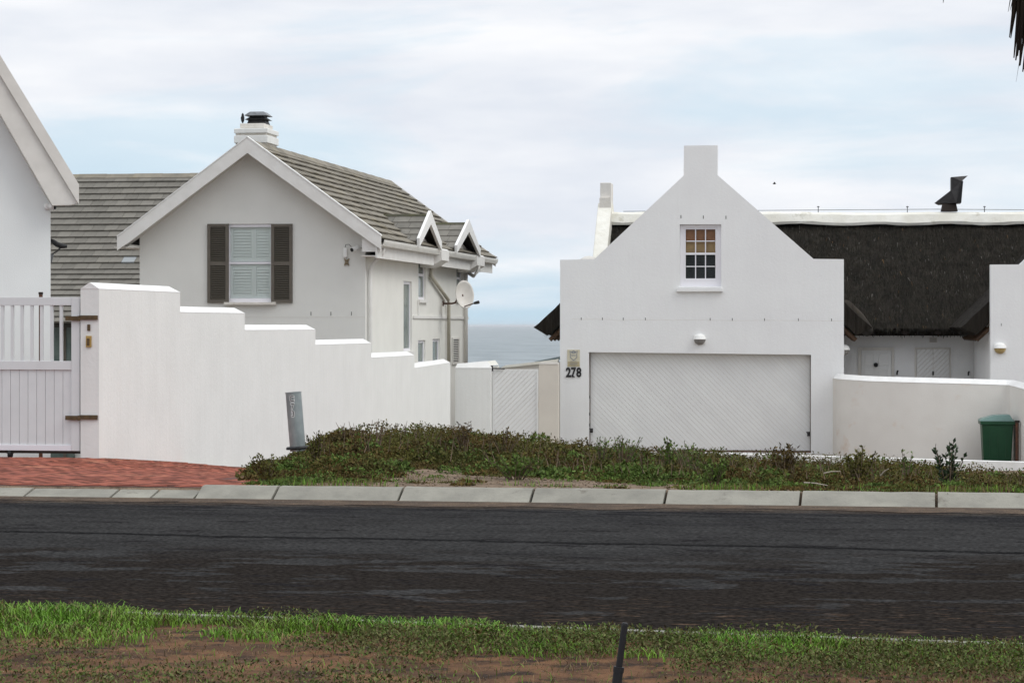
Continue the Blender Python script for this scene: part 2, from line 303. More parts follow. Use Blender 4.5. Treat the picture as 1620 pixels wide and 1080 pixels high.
class MB:
    def __init__(s): s.v = []; s.f = []
    def add(s, vs, fs):
        n = len(s.v); s.v += [tuple(q) for q in vs]; s.f += [tuple(n + i for i in f) for f in fs]; return s
    def box(s, x0, x1, y0, y1, z0, z1):
        if x0 > x1: x0, x1 = x1, x0
        if y0 > y1: y0, y1 = y1, y0
        if z0 > z1: z0, z1 = z1, z0
        return s.add([(x0, y0, z0), (x1, y0, z0), (x1, y1, z0), (x0, y1, z0), (x0, y0, z1), (x1, y0, z1), (x1, y1, z1), (x0, y1, z1)],
                     [(0, 3, 2, 1), (4, 5, 6, 7), (0, 1, 5, 4), (1, 2, 6, 5), (2, 3, 7, 6), (3, 0, 4, 7)])
    def prism(s, poly, y0, y1, holes=(), axis='y'):
        """polygon in (x,z) (axis y) or (y,z) (axis x) extruded between y0 and y1; holes allowed"""
        loops = [list(poly)] + [list(h) for h in holes]
        def area(l): return sum(l[i][0] * l[(i + 1) % len(l)][1] - l[(i + 1) % len(l)][0] * l[i][1] for i in range(len(l))) / 2
        loops = [l if (area(l) > 0) == (k == 0) else l[::-1] for k, l in enumerate(loops)]
        fl = [p for l in loops for p in l]; n = len(fl)
        if axis == 'y': P = [(a, y0, b) for a, b in fl] + [(a, y1, b) for a, b in fl]
        elif axis == 'x': P = [(y0, a, b) for a, b in fl] + [(y1, a, b) for a, b in fl]
        else: P = [(a, b, y0) for a, b in fl] + [(a, b, y1) for a, b in fl]
        tr = tessellate_polygon([[Vector((a, b, 0)) for a, b in l] for l in loops])
        fs = []
        for t_ in tr:
            a, b, c = [fl[i] for i in t_]
            if (b[0] - a[0]) * (c[1] - a[1]) - (c[0] - a[0]) * (b[1] - a[1]) < 0: t_ = t_[::-1]
            fs.append(tuple(t_)); fs.append(tuple(n + i for i in t_[::-1]))
        k = 0
        for l in loops:
            m = len(l)
            for i in range(m):
                a, b = k + i, k + (i + 1) % m; fs.append((a, n + a, n + b, b))
            k += m
        return s.add(P, fs)
    def tube(s, pts, r, n=8, cap=True):
        pts = [Vector(p) for p in pts]; rs = r if isinstance(r, (list, tuple)) else [r] * len(pts)
        base = len(s.v); prev = None
        for i, p in enumerate(pts):
            d = (pts[min(i + 1, len(pts) - 1)] - pts[max(i - 1, 0)]).normalized()
            up = Vector((0, 0, 1)) if abs(d.z) < .9 else Vector((1, 0, 0))
            a = d.cross(up).normalized(); b = a.cross(d)
            if prev is not None and a.dot(prev) < 0: a, b = -a, -b
            prev = a
            for k in range(n):
                t_ = 2 * math.pi * k / n; s.v.append(tuple(p + (a * math.cos(t_) + b * math.sin(t_)) * rs[i]))
        for i in range(len(pts) - 1):
            for k in range(n):
                q = base + i * n; s.f.append((q + k, q + (k + 1) % n, q + n + (k + 1) % n, q + n + k))
        if cap:
            s.f.append(tuple(base + k for k in range(n))[::-1]); s.f.append(tuple(base + (len(pts) - 1) * n + k for k in range(n)))
        return s
    def lathe(s, prof, cx, cy, n=16, axis='z', a0=0, a1=2 * math.pi):
        base = len(s.v); full = abs(a1 - a0 - 2 * math.pi) < 1e-6; m = n if full else n + 1
        for r, z in prof:
            for k in range(m):
                t_ = a0 + (a1 - a0) * k / n; s.v.append((cx + r * math.cos(t_), cy + r * math.sin(t_), z))
        for i in range(len(prof) - 1):
            for k in range(n):
                q = base + i * m; k2 = (k + 1) % m; s.f.append((q + k, q + k2, q + m + k2, q + m + k))
        return s
    def build(s, name, m, parent=None, smooth=False, xf=None, bevel=0, kind=None, label=None, world=False):
        me = bpy.data.meshes.new(name)
        vs = s.v
        if xf is not None: vs = [tuple(xf @ Vector(v)) for v in vs]
        if parent is not None and not world:
            ox, oy, oz = ROOTZ[rootof(parent).name]; vs = [(a - ox, b - oy, c - oz) for a, b, c in vs]
        me.from_pydata(vs, [], s.f); me.materials.append(MATS[m] if isinstance(m, str) else m)
        if smooth:
            for p in me.polygons: p.use_smooth = True
        me.update()
        o = bpy.data.objects.new(name, me); C.objects.link(o)
        if parent is not None: o.parent = parent
        if bevel:
            bv = o.modifiers.new('bevel', 'BEVEL'); bv.width = bevel; bv.segments = 2; bv.limit_method = 'ANGLE'
        if kind: o['kind'] = kind
        if label: o['label'] = label
        return o
def npmesh(name, V, Fq, m, parent=None, kind='stuff', smooth=False, matidx=None, mats=None):
    """big mesh from numpy arrays: V (n,3), Fq (k,3 or 4)"""
    me = bpy.data.meshes.new(name); k, c = Fq.shape
    me.vertices.add(len(V)); me.vertices.foreach_set('co', V.astype(np.float32).ravel())
    me.loops.add(k * c); me.loops.foreach_set('vertex_index', Fq.astype(np.int32).ravel())
    me.polygons.add(k); me.polygons.foreach_set('loop_start', np.arange(0, k * c, c, dtype=np.int32)); me.polygons.foreach_set('loop_total', np.full(k, c, dtype=np.int32))
    for mm in (mats or [m]): me.materials.append(MATS[mm])
    if matidx is not None: me.polygons.foreach_set('material_index', matidx.astype(np.int32))
    if smooth: me.polygons.foreach_set('use_smooth', np.ones(k, dtype=bool))
    me.update(calc_edges=True); me.validate()
    o = bpy.data.objects.new(name, me); C.objects.link(o)
    if parent is not None: o.parent = parent
    if kind: o['kind'] = kind
    return o
def sstep(a, b, x):
    t = np.clip((x - a) / (b - a), 0, 1); return t * t * (3 - 2 * t)
# smooth value noise for terrain and clump masks
_T = rng.random((64, 64))
def vn(x, y):
    x = np.asarray(x, float); y = np.asarray(y, float); xi = np.floor(x).astype(int); yi = np.floor(y).astype(int); fx = x - xi; fy = y - yi
    fx = fx * fx * (3 - 2 * fx); fy = fy * fy * (3 - 2 * fy)
    g = lambda i, j: _T[i % 64, j % 64]
    return (g(xi, yi) * (1 - fx) + g(xi + 1, yi) * fx) * (1 - fy) + (g(xi, yi + 1) * (1 - fx) + g(xi + 1, yi + 1) * fx) * fy
def fbm(x, y, o=4):
    s_ = 0; a = .5
    for i in range(o): s_ = s_ + a * vn(x * 2 ** i + 7 * i, y * 2 ** i + 3 * i); a *= .5
    return s_

# ------------------------------------------------------------------ the street frame: u along it, v away from the far kerb
ST = Frame(.145, 19.1, .17)
def uv2w(u, v): return ST.X0 + ST.c * u + ST.s * v, ST.D0 - ST.s * u + ST.c * v
def w2uv(X, D): return (X - ST.X0) * ST.c - (D - ST.D0) * ST.s, (X - ST.X0) * ST.s + (D - ST.D0) * ST.c
def near_edge(u): return -7.28 - .1175 * (u + .257)
CRU = np.array([-14, -3.5, -3.2, -2.9, -2.4, -2.2, -1.6, -.5, .2, 1.4, 2.6, 3.9, 40]); CRZ = np.array([.05, .02, .13, .27, .25, .25, .18, .05, .0, -.05, -.10, -.20, -.22])
def terrain(u, v, detail=True):
    u = np.asarray(u, float); v = np.asarray(v, float)
    # drive side: falls gently, then at seven per cent
    zd = np.where(v < 11.5, .125 - .036 * v, .125 - .414 - .07 * (v - 11.5)); zd = np.maximum(zd, -1.9) - .078 * np.clip(u + 7.4, 0, 4) * np.clip(v / 11.8, 0, 1) ** 2 * (1 - sstep(18, 26, v))
    # planted bank: rises behind the kerb to a crest, then falls to the garage apron
    cr = np.interp(u + .3 * np.maximum(v - 4, 0) * 0, CRU, CRZ)
    zm = np.where(v < 5.0, .135 + (cr - .135) * sstep(.1, 4.6, v), cr - (cr + 1.50) * sstep(5.0, 31, v))
    ue = -2.5 - .26 * np.minimum(v, 6)
    k = sstep(0, 1.0, (u - ue) / 1.3)
    k2 = sstep(7, 12, v)                       # beyond the bank both fall together
    wallside = sstep(-7.6, -6.6, u)
    z = zd * (1 - k) + zm * k
    z = np.where(v > 40, np.minimum(z, z) - .11 * (v - 40), z); z = np.maximum(z, -9.5)
    # road bed
    z = np.where(v < 0.16, -.06, z)
    # near verge
    ne = near_edge(u); dv = ne - v
    zn = -.02 + .02 * sstep(0, .3, dv) + .05 * sstep(.2, 3, dv)
    z = np.where(dv > 0.0, zn, z)
    if detail:
        am = np.where((v > .3) & (k > .3), .05, np.where(dv > .12, .055, 0))
        z = z + am * (fbm(u * 1.7 + 20, v * 1.7 + 9) - .45) * np.clip(np.abs(np.where(dv > 0, dv, v)) / .6, 0, 1)
    return z
def groundZ(X, D):
    u, v = w2uv(X, D); return float(terrain(u, v))
# terrain sheet, finer where it is seen
ua = np.concatenate([np.linspace(-400, -14, 14), np.arange(-13.5, 11, .14), np.linspace(11.5, 400, 14)])
va = np.concatenate([np.linspace(-300, -14, 10), np.arange(-12, -7, .1), np.linspace(-6.9, .05, 6), np.arange(.15, 9, .12), np.arange(9.2, 46, .8), np.linspace(47, 160, 12), [400]])
U, Vv = np.meshgrid(ua, va); Z = terrain(U, Vv); XX, DD = uv2w(U, Vv)
V3 = np.stack([XX, DD, Z], -1).reshape(-1, 3); nu, nv = len(ua), len(va)
idx = np.arange(nu * nv).reshape(nv, nu); Fq = np.stack([idx[:-1, :-1], idx[:-1, 1:], idx[1:, 1:], idx[1:, :-1]], -1).reshape(-1, 4)
vc_ = Vv[:-1, :-1].ravel()
npmesh('ground', V3, Fq, None, kind='structure', smooth=True, matidx=(vc_ > 0).astype(int), mats=['soil', 'bank_soil'])
# road with a gentle camber
mb = MB(); us = np.concatenate([np.linspace(-300, -12, 8), np.linspace(-10, 10, 21), np.linspace(12, 300, 8)]); rows = []
for u in us:
    ne = near_edge(u) if abs(u) < 12 else near_edge(12 * np.sign(u)); col = []
    for k in range(9):
        f = k / 8; v = .05 + (ne - .06 - .05) * f
        z = .04 * (1 - f) + .0 * f + .05 * math.sin(math.pi * f); mb.v.append((u, v, z))
for i in range(len(us) - 1):
    for k in range(8):
        a = i * 9 + k; mb.f.append((a, a + 1, a + 10, a + 9))
road = mb.build('road', 'asphalt', smooth=True); road.location = (ST.X0, ST.D0, 0); road.rotation_euler = (0, 0, -ST.a); tag(road, kind='structure')
# the sea to the horizon
mb = MB(); mb.add([(-90000, 130, -7.6), (90000, 130, -7.6), (90000, 90000, -7.6), (-90000, 90000, -7.6)], [(0, 1, 2, 3)])
tag(mb.build('sea', 'sea'), kind='structure')

# sea air: an even pale haze that only tells over kilometres
hzm = bpy.data.materials.new('haze'); hzm.use_nodes = True; t = hzm.node_tree; t.nodes.clear()
pv = N(t, 'ShaderNodeVolumePrincipled'); pv.inputs['Color'].default_value = (.93, .96, 1, 1); pv.inputs['Density'].default_value = HAZE
pv.inputs['Anisotropy'].default_value = .2
ho = N(t, 'ShaderNodeOutputMaterial'); t.links.new(pv.outputs[0], ho.inputs['Volume'])
if HAZE: tag(MB().box(-95000, 95000, -500, 95000, -12, 12).build('haze', hzm), 'thin pale sea haze over the water and street', 'haze', kind='stuff')

# ------------------------------------------------------------------ kerb of separate stones, near edging, sand in the gutter
kerb = MB().box(-40, 40, .07, .30, -.10, .02).build('kerb', 'kerb_bed'); kerb.location = (ST.X0, ST.D0, 0); kerb.rotation_euler = (0, 0, -ST.a); tag(kerb, kind='structure')
ROOTZ[kerb.name] = (0, 0, 0)
joints = [-2.67, -2.04, -1.04, -.01, 1.017, 2.04, 3.05]
while joints[-1] < 12: joints.append(joints[-1] + 1.02)
low = [-2.67, -3.02, -3.35, -4.06]
while low[-1] > -14: low.append(low[-1] - 1.02)
low = low[::-1]
def stone(u0, u1, ht, zz, skew=0):
    g = .011; j = lambda s_: random.uniform(-s_, s_)
    z0 = .035; zt = z0 + ht + j(.004); mb = MB()
    n = 6; vs_ = []
    prof = [(.0, z0 - .08), (.0, z0 + .012), (.015, z0 + .02), (.20, zt - .006), (.225, zt), (.30, zt), (.30, z0 - .08)]
    for i in range(n + 1):
        u = u0 + g + (u1 - u0 - 2 * g) * i / n
        for (y, z) in prof: vs_.append((u + skew * y, y + j(.0035), z + j(.0022)))
    m = len(prof); fs = []
    for i in range(n):
        for k in range(m - 1): a = i * m + k; fs.append((a, a + m, a + m + 1, a + 1))
    fs.append(tuple(range(m))); fs.append(tuple(n * m + k for k in range(m))[::-1])
    return MB().add(vs_, fs).build('kerb_stone', 'kerb_stone', kerb, world=True)
for a, b in zip(joints[:-1], joints[1:]): stone(a, b, .108, 0)
for a, b in zip(low[:-1], low[1:]): stone(a, b, .066, 0)
# near edging strip, flush concrete
mb = MB()
for i in range(30):
    u0, u1 = -10 + i * .7, -10 + (i + 1) * .7 - .008
    mb.add([(u0, near_edge(u0) - .10, -.10), (u1, near_edge(u1) - .10, -.10), (u1, near_edge(u1), -.10), (u0, near_edge(u0), -.10),
            (u0, near_edge(u0) - .10, .022), (u1, near_edge(u1) - .10, .022), (u1, near_edge(u1), .018), (u0, near_edge(u0), .018)],
           [(0, 3, 2, 1), (4, 5, 6, 7), (0, 1, 5, 4), (1, 2, 6, 5), (2, 3, 7, 6), (3, 0, 4, 7)])
e = mb.build('road_edging', 'kerb_stone'); e.location = (ST.X0, ST.D0, 0); e.rotation_euler = (0, 0, -ST.a); tag(e, kind='structure')
# gutter sand, a ragged low drift
mb = MB(); n = 700
for i in range(n + 1):
    u = -12 + 24 * i / n; wv = .10 + .62 * float(fbm(u * 1.6, 4.0)) + .10 * float(fbm(u * 9, 1.0)) + (0 if u > -2.7 else -.10)
    wv = max(wv, .05)
    road_z = lambda v: .04 * (1 + v / 7.4) + .05 * math.sin(math.pi * min(1, -v / 7.4)) if v < 0 else .04
    mb.v += [(u, .03, .052), (u, -.02 - wv * .4, road_z(-wv * .4) + .012), (u, -.02 - wv, road_z(-wv - .02) + .0035)]
for i in range(n):
    for k in range(2): a = i * 3 + k; mb.f.append((a, a + 1, a + 4, a + 3))
e = mb.build('gutter_sand', 'sand', smooth=True); e.location = (ST.X0, ST.D0, 0); e.rotation_euler = (0, 0, -ST.a); tag(e, 'brown sand drifted along the foot of the far kerb', 'sand', kind='stuff')

# ------------------------------------------------------------------ brick driveway in herringbone
drive = MB()
us = np.arange(-16, -1.9, .5); vs2 = np.concatenate([[.29], np.arange(.8, 26, .5)])
for v in vs2:
    for u in us: drive.v.append((u, v, float(terrain(u, v, False)) + .004))
nu2 = len(us)
for j in range(len(vs2) - 1):
    for i in range(nu2 - 1):
        a = j * nu2 + i
        drive.f.append((a, a + 1, a + nu2 + 1, a + nu2))
drive = drive.build('driveway', 'joint_sand'); drive.location = (ST.X0, ST.D0, 0); drive.rotation_euler = (0, 0, -ST.a); tag(drive, kind='structure'); ROOTZ[drive.name] = (0, 0, 0)
bm_ = MB(); L, W, H = .1, .05, .03
for (x, y) in ((1, 1),): 
    a, b = L - .004, W - .004
    bm_.add([(-a, -b, -H), (a, -b, -H), (a, b, -H), (-a, b, -H), (-a, -b, .004), (a, -b, .004), (a, b, .004), (-a, b, .004), (-a + .006, -b + .006, .008), (a - .006, -b + .006, .008), (a - .006, b - .006, .008), (-a + .006, b - .006, .008)],
            [(8, 9, 10, 11), (4, 5, 9, 8), (5, 6, 10, 9), (6, 7, 11, 10), (7, 4, 8, 11), (0, 1, 5, 4), (1, 2, 6, 5), (2, 3, 7, 6), (3, 0, 4, 7)])
bricks = []; th = R(45)
for a in range(-170, 170):
    for b in range(-90, 90):
        ox, oy = a + 4 * b, a
        for (cx, cy, rot) in ((ox + 1, oy + .5, 0), (ox + 2.5, oy + 0, 1)):
            x = cx * .1; y = cy * .1; u = x * math.cos(th) - y * math.sin(th) - 6; v = x * math.sin(th) + y * math.cos(th) + 6
            ue = -2.05 - .28 * min(v, 9)
            if v < .38 or v > 15 or u > ue or u < -9.5: continue
            X, D = uv2w(u, v)
            px = 810 + F * X / D
            if px < -60: continue
            bricks.append((D, u, v, th + rot * R(90)))
bricks.sort(); me_b = None; rest = MB()
for i, (D, u, v, r_) in enumerate(bricks):
    z = float(terrain(u, v, False)) + random.uniform(0, .002); tx, ty = random.uniform(-.005, .005), random.uniform(-.005, .005)
    if i < 300:
        if me_b is None: o = bm_.build('brick', 'brick', drive, world=True); me_b = o.data
        else: o = bpy.data.objects.new('brick', me_b); C.objects.link(o); o.parent = drive
        o.location = (u, v, z + .006); o.rotation_euler = (tx - .036, ty, r_)
    else:
        M = Matrix.Translation((u, v, z + .006)) @ Matrix.Rotation(r_, 4, 'Z') @ Matrix.Rotation(tx, 4, 'X') @ Matrix.Rotation(ty, 4, 'Y')
        rest.add([M @ Vector(q) for q in bm_.v], bm_.f)
rest.build('paving_bricks', 'brick', drive, kind='stuff', world=True)

# ------------------------------------------------------------------ stepped boundary wall (runs away from the street)
BW = Frame(-5.23, 31.7, .178)
wall = thing('boundary_wall', 'long white plastered wall stepping down beside the red brick driveway', 'wall', BW, 0, 0, -.6)
ss = [0, 3.36, 6.58, 10.85, 14.95, 18.7, 22.3]
tops = [(456, 463), (494, 495), (523.5, 520), (545.5, 542.5), (564.5, 563), (582, 573.5)]
body = MB(); cope = MB(); TH = .245
for k in range(6):
    y0, y1 = ss[k], ss[k + 1]; z0 = BW.z(tops[k][0], 0, y0); z1 = BW.z(tops[k][1], 0, y1)
    if k < 5: z1 = (z0 + z1) / 2; z0 = z1
    body.prism([(y0, -2.6), (y1, -2.6), (y1, z1), (y0, z0)], -TH, 0, axis='x')
    # pitched coping, hipped at its lower end
    xr = -TH / 2; hh = .082; e_ = .14; x0, x1 = -TH - .004, .004
    a0 = y0 - (.004 if k == 0 else 0)
    cope.add([(x0, a0, z0), (x1, a0, z0), (x1, y1 + .004, z1), (x0, y1 + .004, z1), (xr, a0 + (.0 if k == 0 else .0), z0 + hh), (xr, y1 - e_, z1 + hh)],
             [(0, 1, 4), (1, 2, 5, 4), (2, 3, 5), (3, 0, 4, 5), (0, 3, 2, 1)])
body.build('wall', 'wall_white', wall); cope.build('coping', 'coping', wall)

# driveway gate hung on the wall's end
gate = thing('driveway_gate', 'pale grey steel driveway gate with upright bars over a boarded panel', 'gate', BW, -.3, .1, -.3)
g0 = BW.lx(127, .06); gz = lambda py: BW.z(py, g0, .06); px_ = lambda p: BW.lx(p, .06)
zb, zt_, zm1, zm2, zk = gz(713), gz(470), gz(571), gz(585), gz(483)
XL = g0 - 4.2
MB().box(px_(114), g0, .03, .10, zb, zt_).build('stile', 'gate_paint', gate, bevel=.004)
MB().box(XL, XL + .11, .03, .10, zb, zt_).build('stile', 'gate_paint', gate, bevel=.004)
MB().box(XL + .112, px_(114) - .002, .035, .095, zk, zt_).build('top_rail', 'gate_paint', gate, bevel=.004)
MB().box(XL + .112, px_(114) - .002, .035, .095, zm2, zm1).build('middle_rail', 'gate_paint', gate, bevel=.004)
MB().box(XL + .112, px_(114) - .002, .035, .095, zb, gz(704)).build('bottom_rail', 'frame_white', gate, bevel=.004)
MB().box(XL, g0, .05, .08, zb - .035, zb - .002).build('track_guard', 'timber_dark', gate)
bars = [97, 82, 66, 50.5, 35, 19.5, 4]; dxb = px_(66) - px_(50.5); xb = [px_(p) for p in bars]
while xb[-1] - dxb > XL + .15: xb.append(xb[-1] - dxb)
for x in xb: MB().box(x - .018, x + .018, .045, .085, zm1 + .001, zk - .001).build('bar', 'gate_paint', gate)
nb = 34; wq = (px_(114) - .003 - XL - .113) / nb
for i in range(nb):
    x0 = XL + .113 + i * wq; MB().box(x0 + .0025, x0 + wq - .0025, .055, .080, gz(704) + .001, zm2 - .001).build('board', 'gate_paint', gate)
MB().box(XL + .113, px_(114) - .003, .081, .085, gz(704) + .001, zm2 - .001).build('backing_sheet', 'gate_paint', gate)
for py in (503.5, 660.5):
    x0, x1 = px_(106), BW.lx(154, -.02)
    hm = MB().box(x0, g0 + .02, -.005, .028, gz(py + 3.4), gz(py - 3.4)).box(g0 + .022, x1, -.028, -.003, gz(py + 3.4) + .01, gz(py - 3.4) + .01)
    hm.tube([(g0 + .01, -.02, gz(py + 4)), (g0 + .01, -.02, gz(py - 4))], .018)
    hm.build('hinge', 'brass', gate)
wx = px_(16); wz = float(terrain(*w2uv(*BW.w(wx, .06)))) + .055
MB().lathe([(0, -.02), (.05, -.02), (.055, -.01), (.055, .01), (.05, .02), (0, .02)], 0, 0, 14).build('wheel', 'black', gate, xf=Matrix.Translation((wx, .065, wz)) @ Matrix.Rotation(R(90), 4, 'Y'))
MB().box(wx - .045, wx + .045, .055, .075, wz + .01, zb - .036).build('wheel_bracket', 'black', gate)
# bolt plate and keyhole on the wall end
lk = thing('gate_latch', 'small brass latch plate on the end of the stepped wall beside the gate', 'latch', BW, BW.lx(141), -.01, gz(548))
MB().box(BW.lx(136.5), BW.lx(145), -.020, -.002, gz(549), gz(531)).build('plate', 'brass_bright', lk, bevel=.003)
MB().box(BW.lx(138.5), BW.lx(142.5), -.035, -.0205, gz(546), gz(535)).build('bolt', 'brass', lk, bevel=.003)
MB().box(BW.lx(138.5), BW.lx(143), -.018, -.002, gz(523), gz(513)).build('keyhole_cover', 'brass', lk, bevel=.003)

# ------------------------------------------------------------------ left neighbour: white gable end with steep bargeboard
LH = Frame((80 - 810) / F * 36.5, 36.5, -.25)
lh = thing('white_house', 'white house at the left edge with a steep overhanging gable roof', 'house', LH, 0, 0, -.7)
zE = LH.z(326, 0)
sl_ = 205 / 125.
def lhp(px, py, y): return LH.p(px, py, y)
W8 = 3.9
apx = -W8; apz = zE + .25 + W8 * sl_
MB().prism([(-2 * W8, -1.4), (0, -1.4), (0, zE + .12), (-W8, zE + .12 + W8 * sl_), (-2 * W8, zE + .12)], 0, 9).build('wall', 'left_wall', lh)
# bargeboard, soffit box and roof slab, right-hand slope then left-hand slope
o1, o2 = lhp(125, 292, -.35), lhp(0, 87, -.35); k_ = (o2[1] - o1[1]) / (o2[0] - o1[0]); i1 = lhp(125, 323.5, -.35)
fh = o1[1] - i1[1]; xa = apx; za = o1[1] + k_ * (xa - o1[0])
def mir(p): return (2 * apx - p[0], p[1])
R_ = [(o1[0], o1[1]), (o1[0], i1[1]), (xa, za - fh * .95), (xa, za)]
for pts in (R_, [mir(p) for p in R_]): MB().prism(pts, -.35, -.31).build('bargeboard', 'trim_dull', lh)
for sgn in (0, 1):
    pts = [(o1[0] - .012, o1[1] - .05), (o1[0] - .012, i1[1] + .02), (o1[0] - .10, i1[1] - .005), (.005, i1[1] - .015), (.0, i1[1] + .0), (xa, za - fh * 1.62), (xa, za - .05)]
    if sgn: pts = [mir(p) for p in pts]
    MB().prism(pts, -.308, -.002).build('soffit', 'trim_dull', lh)
    pts = [(o1[0] - .02, o1[1] - .055), (o1[0] - .02, o1[1] + .0), (xa, za), (xa, za - .06)]
    if sgn: pts = [mir(p) for p in pts]
    MB().prism(pts, .002, 9.3).build('roof', 'tile_grey', lh)
cm = thing('security_camera', 'small white dome security camera under the eave of the leftmost white house', 'camera', LH, 0, -.05, LH.z(327, 0))
cx_ = LH.lx(80.5, -.05)
MB().lathe([(0, 0), (.05, 0), (.052, .05), (.03, .07), (0, .075)], 0, 0, 12).build('body', 'trim_bright', cm, xf=Matrix.Translation((cx_ - .05, -.005, LH.z(327, 0))) @ Matrix.Rotation(R(90), 4, 'X') , smooth=True)
MB().tube([(cx_ - .03, -.04, LH.z(327, 0)), (cx_ + .05, -.07, LH.z(328.5, 0))], [.042, .038], 12).build('housing', 'trim_bright', cm, smooth=True)
MB().tube([(cx_ + .051, -.071, LH.z(328.5, 0)), (cx_ + .068, -.078, LH.z(328.8, 0))], [.03, .026], 12).build('lens', 'black', cm)
# dark bracket with drooping arm and hanging end, fixed at the corner of that wall
br_ = thing('bracket_arm', 'black bent bracket arm on the right corner of the leftmost white house', 'lamp', LH, 0, .15, LH.z(400, 0))
q = lambda px, py, y=.25: (LH.lx(px, y), y, LH.z(py, LH.lx(px, y), y))
MB().tube([q(78, 379), q(84, 382), q(90, 386.5), q(97, 389), q(106, 390)], [.02, .034, .04, .04, .022], 8).build('bracket_head', 'black', br_, smooth=True)
MB().tube([q(96, 391), q(91, 397), q(84, 401), q(78, 404)], [.014, .012, .012, .01], 6).build('arm', 'metal_dark', br_, smooth=True)
MB().tube([q(81, 402), q(80.5, 415)], [.04, .015], 8).build('hanging_end', 'metal_light', br_)
# brick-topped post behind gate
pst = thing('post', 'small rusty post top showing above the driveway gate', 'post', LH, LH.lx(64.5, -1), -1, float(terrain(*w2uv(*LH.w(LH.lx(64.5, -1), -1)))) )
xx = LH.lx(64.5, -1); MB().box(xx - .025, xx + .025, -1.03, -.97, -.6, LH.z(466, xx, -1)).build('shaft', 'rust', pst)
MB().box(xx - .03, xx + .03, -1.035, -.965, LH.z(466, xx, -1) + .001, LH.z(462, xx, -1)).build('cap', 'timber_dark', pst)

# ------------------------------------------------------------------ middle house: gable end to the street, tiled roofs
MH = Frame((578 - 810) / F * 50.0, 50.0, .15)
mh = thing('gabled_house', 'pale grey double-storey house with white bargeboards, brown shutters and grey tiled roof', 'house', MH, 0, 0, -1.8)
def mp_(px, py, y=0): return MH.p(px, py, y)
xl = MH.lx(221); zs = MH.z(391, 0); ax, az = mp_(391, 226)
LEN = 12.3
wx0, wz1 = mp_(358.5, 354.5); wx1, wz0 = mp_(432, 478)
MB().prism([(xl, -2.2), (0, -2.2), (0, zs + .28), (ax, az), (xl, zs + .28)], 0, .25, holes=[[(wx0, wz0), (wx1, wz0), (wx1, wz1), (wx0, wz1)]]).build('front_wall', 'house_front', mh)
MB().prism([(xl, -2.2), (0, -2.2), (0, zs + .05), (ax, az), (xl, zs + .05)], LEN - .25, LEN).build('rear_wall', 'house_side', mh)
MB().box(xl, xl + .25, .251, LEN - .251, -2.2, zs + .05).build('far_side_wall', 'house_side', mh)
# side wall with openings (in y,z)
def sy(px, x=0):
    """local y on the side plane x that shows at photo column px"""
    k = (px - 810) / F; return (k * (MH.D0 - MH.s * x) - MH.X0 - MH.c * x) / (MH.s - k * MH.c)
def sz(py, y, x=0): return MH.z(py, x, y)
def rect(p0, p1, t0, t1):
    y0, y1 = sy(p0), sy(p1); ym = (y0 + y1) / 2; return y0, y1, sz(t1, ym), sz(t0, ym)
wins = [('narrow_window', rect(638.5, 651.5, 445, 555)), ('upper_window', rect(662, 673.5, 400, 474)), ('upper_window', rect(722.3, 731.5, 412, 474)),
        ('lower_window', rect(661.5, 673, 538, 576)), ('lower_window', rect(684.5, 696, 536, 574))]
hl = [[(a, c), (b, c), (b, d), (a, d)] for _, (a, b, c, d) in wins]
for h in hl:                                   # keep openings below the wall head
    for i, p in enumerate(h): h[i] = (p[0], min(p[1], zs - .12))
MB().prism([(.251, -2.2), (LEN - .251, -2.2), (LEN - .251, zs + .03), (.251, zs + .03)], -.25, 0, holes=hl, axis='x').build('side_wall', 'house_side', mh)
for (nm, _), h in zip(wins, hl):
    y0, y1 = h[0][0], h[1][0]; z0, z1 = h[0][1], h[2][1]
    fm = MB(); fm.prism([(y0, z0), (y1, z0), (y1, z1), (y0, z1)], -.08, -.04, holes=[[(y0 + .06, z0 + .06), (y1 - .06, z0 + .06), (y1 - .06, z1 - .06), (y0 + .06, z1 - .06)]], axis='x')
    if nm == 'upper_window': zm = z1 - (z1 - z0) * .36; fm.box(-.078, -.042, y0 + .061, y1 - .061, zm - .03, zm + .03)
    fo = fm.build(nm, 'frame_white', mh)
    MB().box(-.068, -.060, y0 + .061, y1 - .061, z0 + .061, z1 - .061).build('pane', 'glass_green', fo)
    MB().box(-.02, .05, y0 - .06, y1 + .06, z0 - .07, z0 - .002).build('sill', 'trim', fo)
# plaster band with short return on the side, and joint line on the front
ya = sy(653); zbnd = sz(502, 8)
MB().box(.001, .03, ya, LEN - .01, zbnd - .03, zbnd + .03).build('string_course', 'trim', mh)
z5 = MH.z(501.5, MH.lx(520)); MB().box(MH.lx(300), -.01, -.0035, -.0005, z5 - .006, z5 + .006).build('joint_line', 'trim_dull', mh)
for p in (492, 523.5, 556): MB().box(MH.lx(p) - .006, MH.lx(p) + .006, -.004, -.0005, MH.z(499, 0), MH.z(493, 0)).build('weep_slot', 'slot', mh)
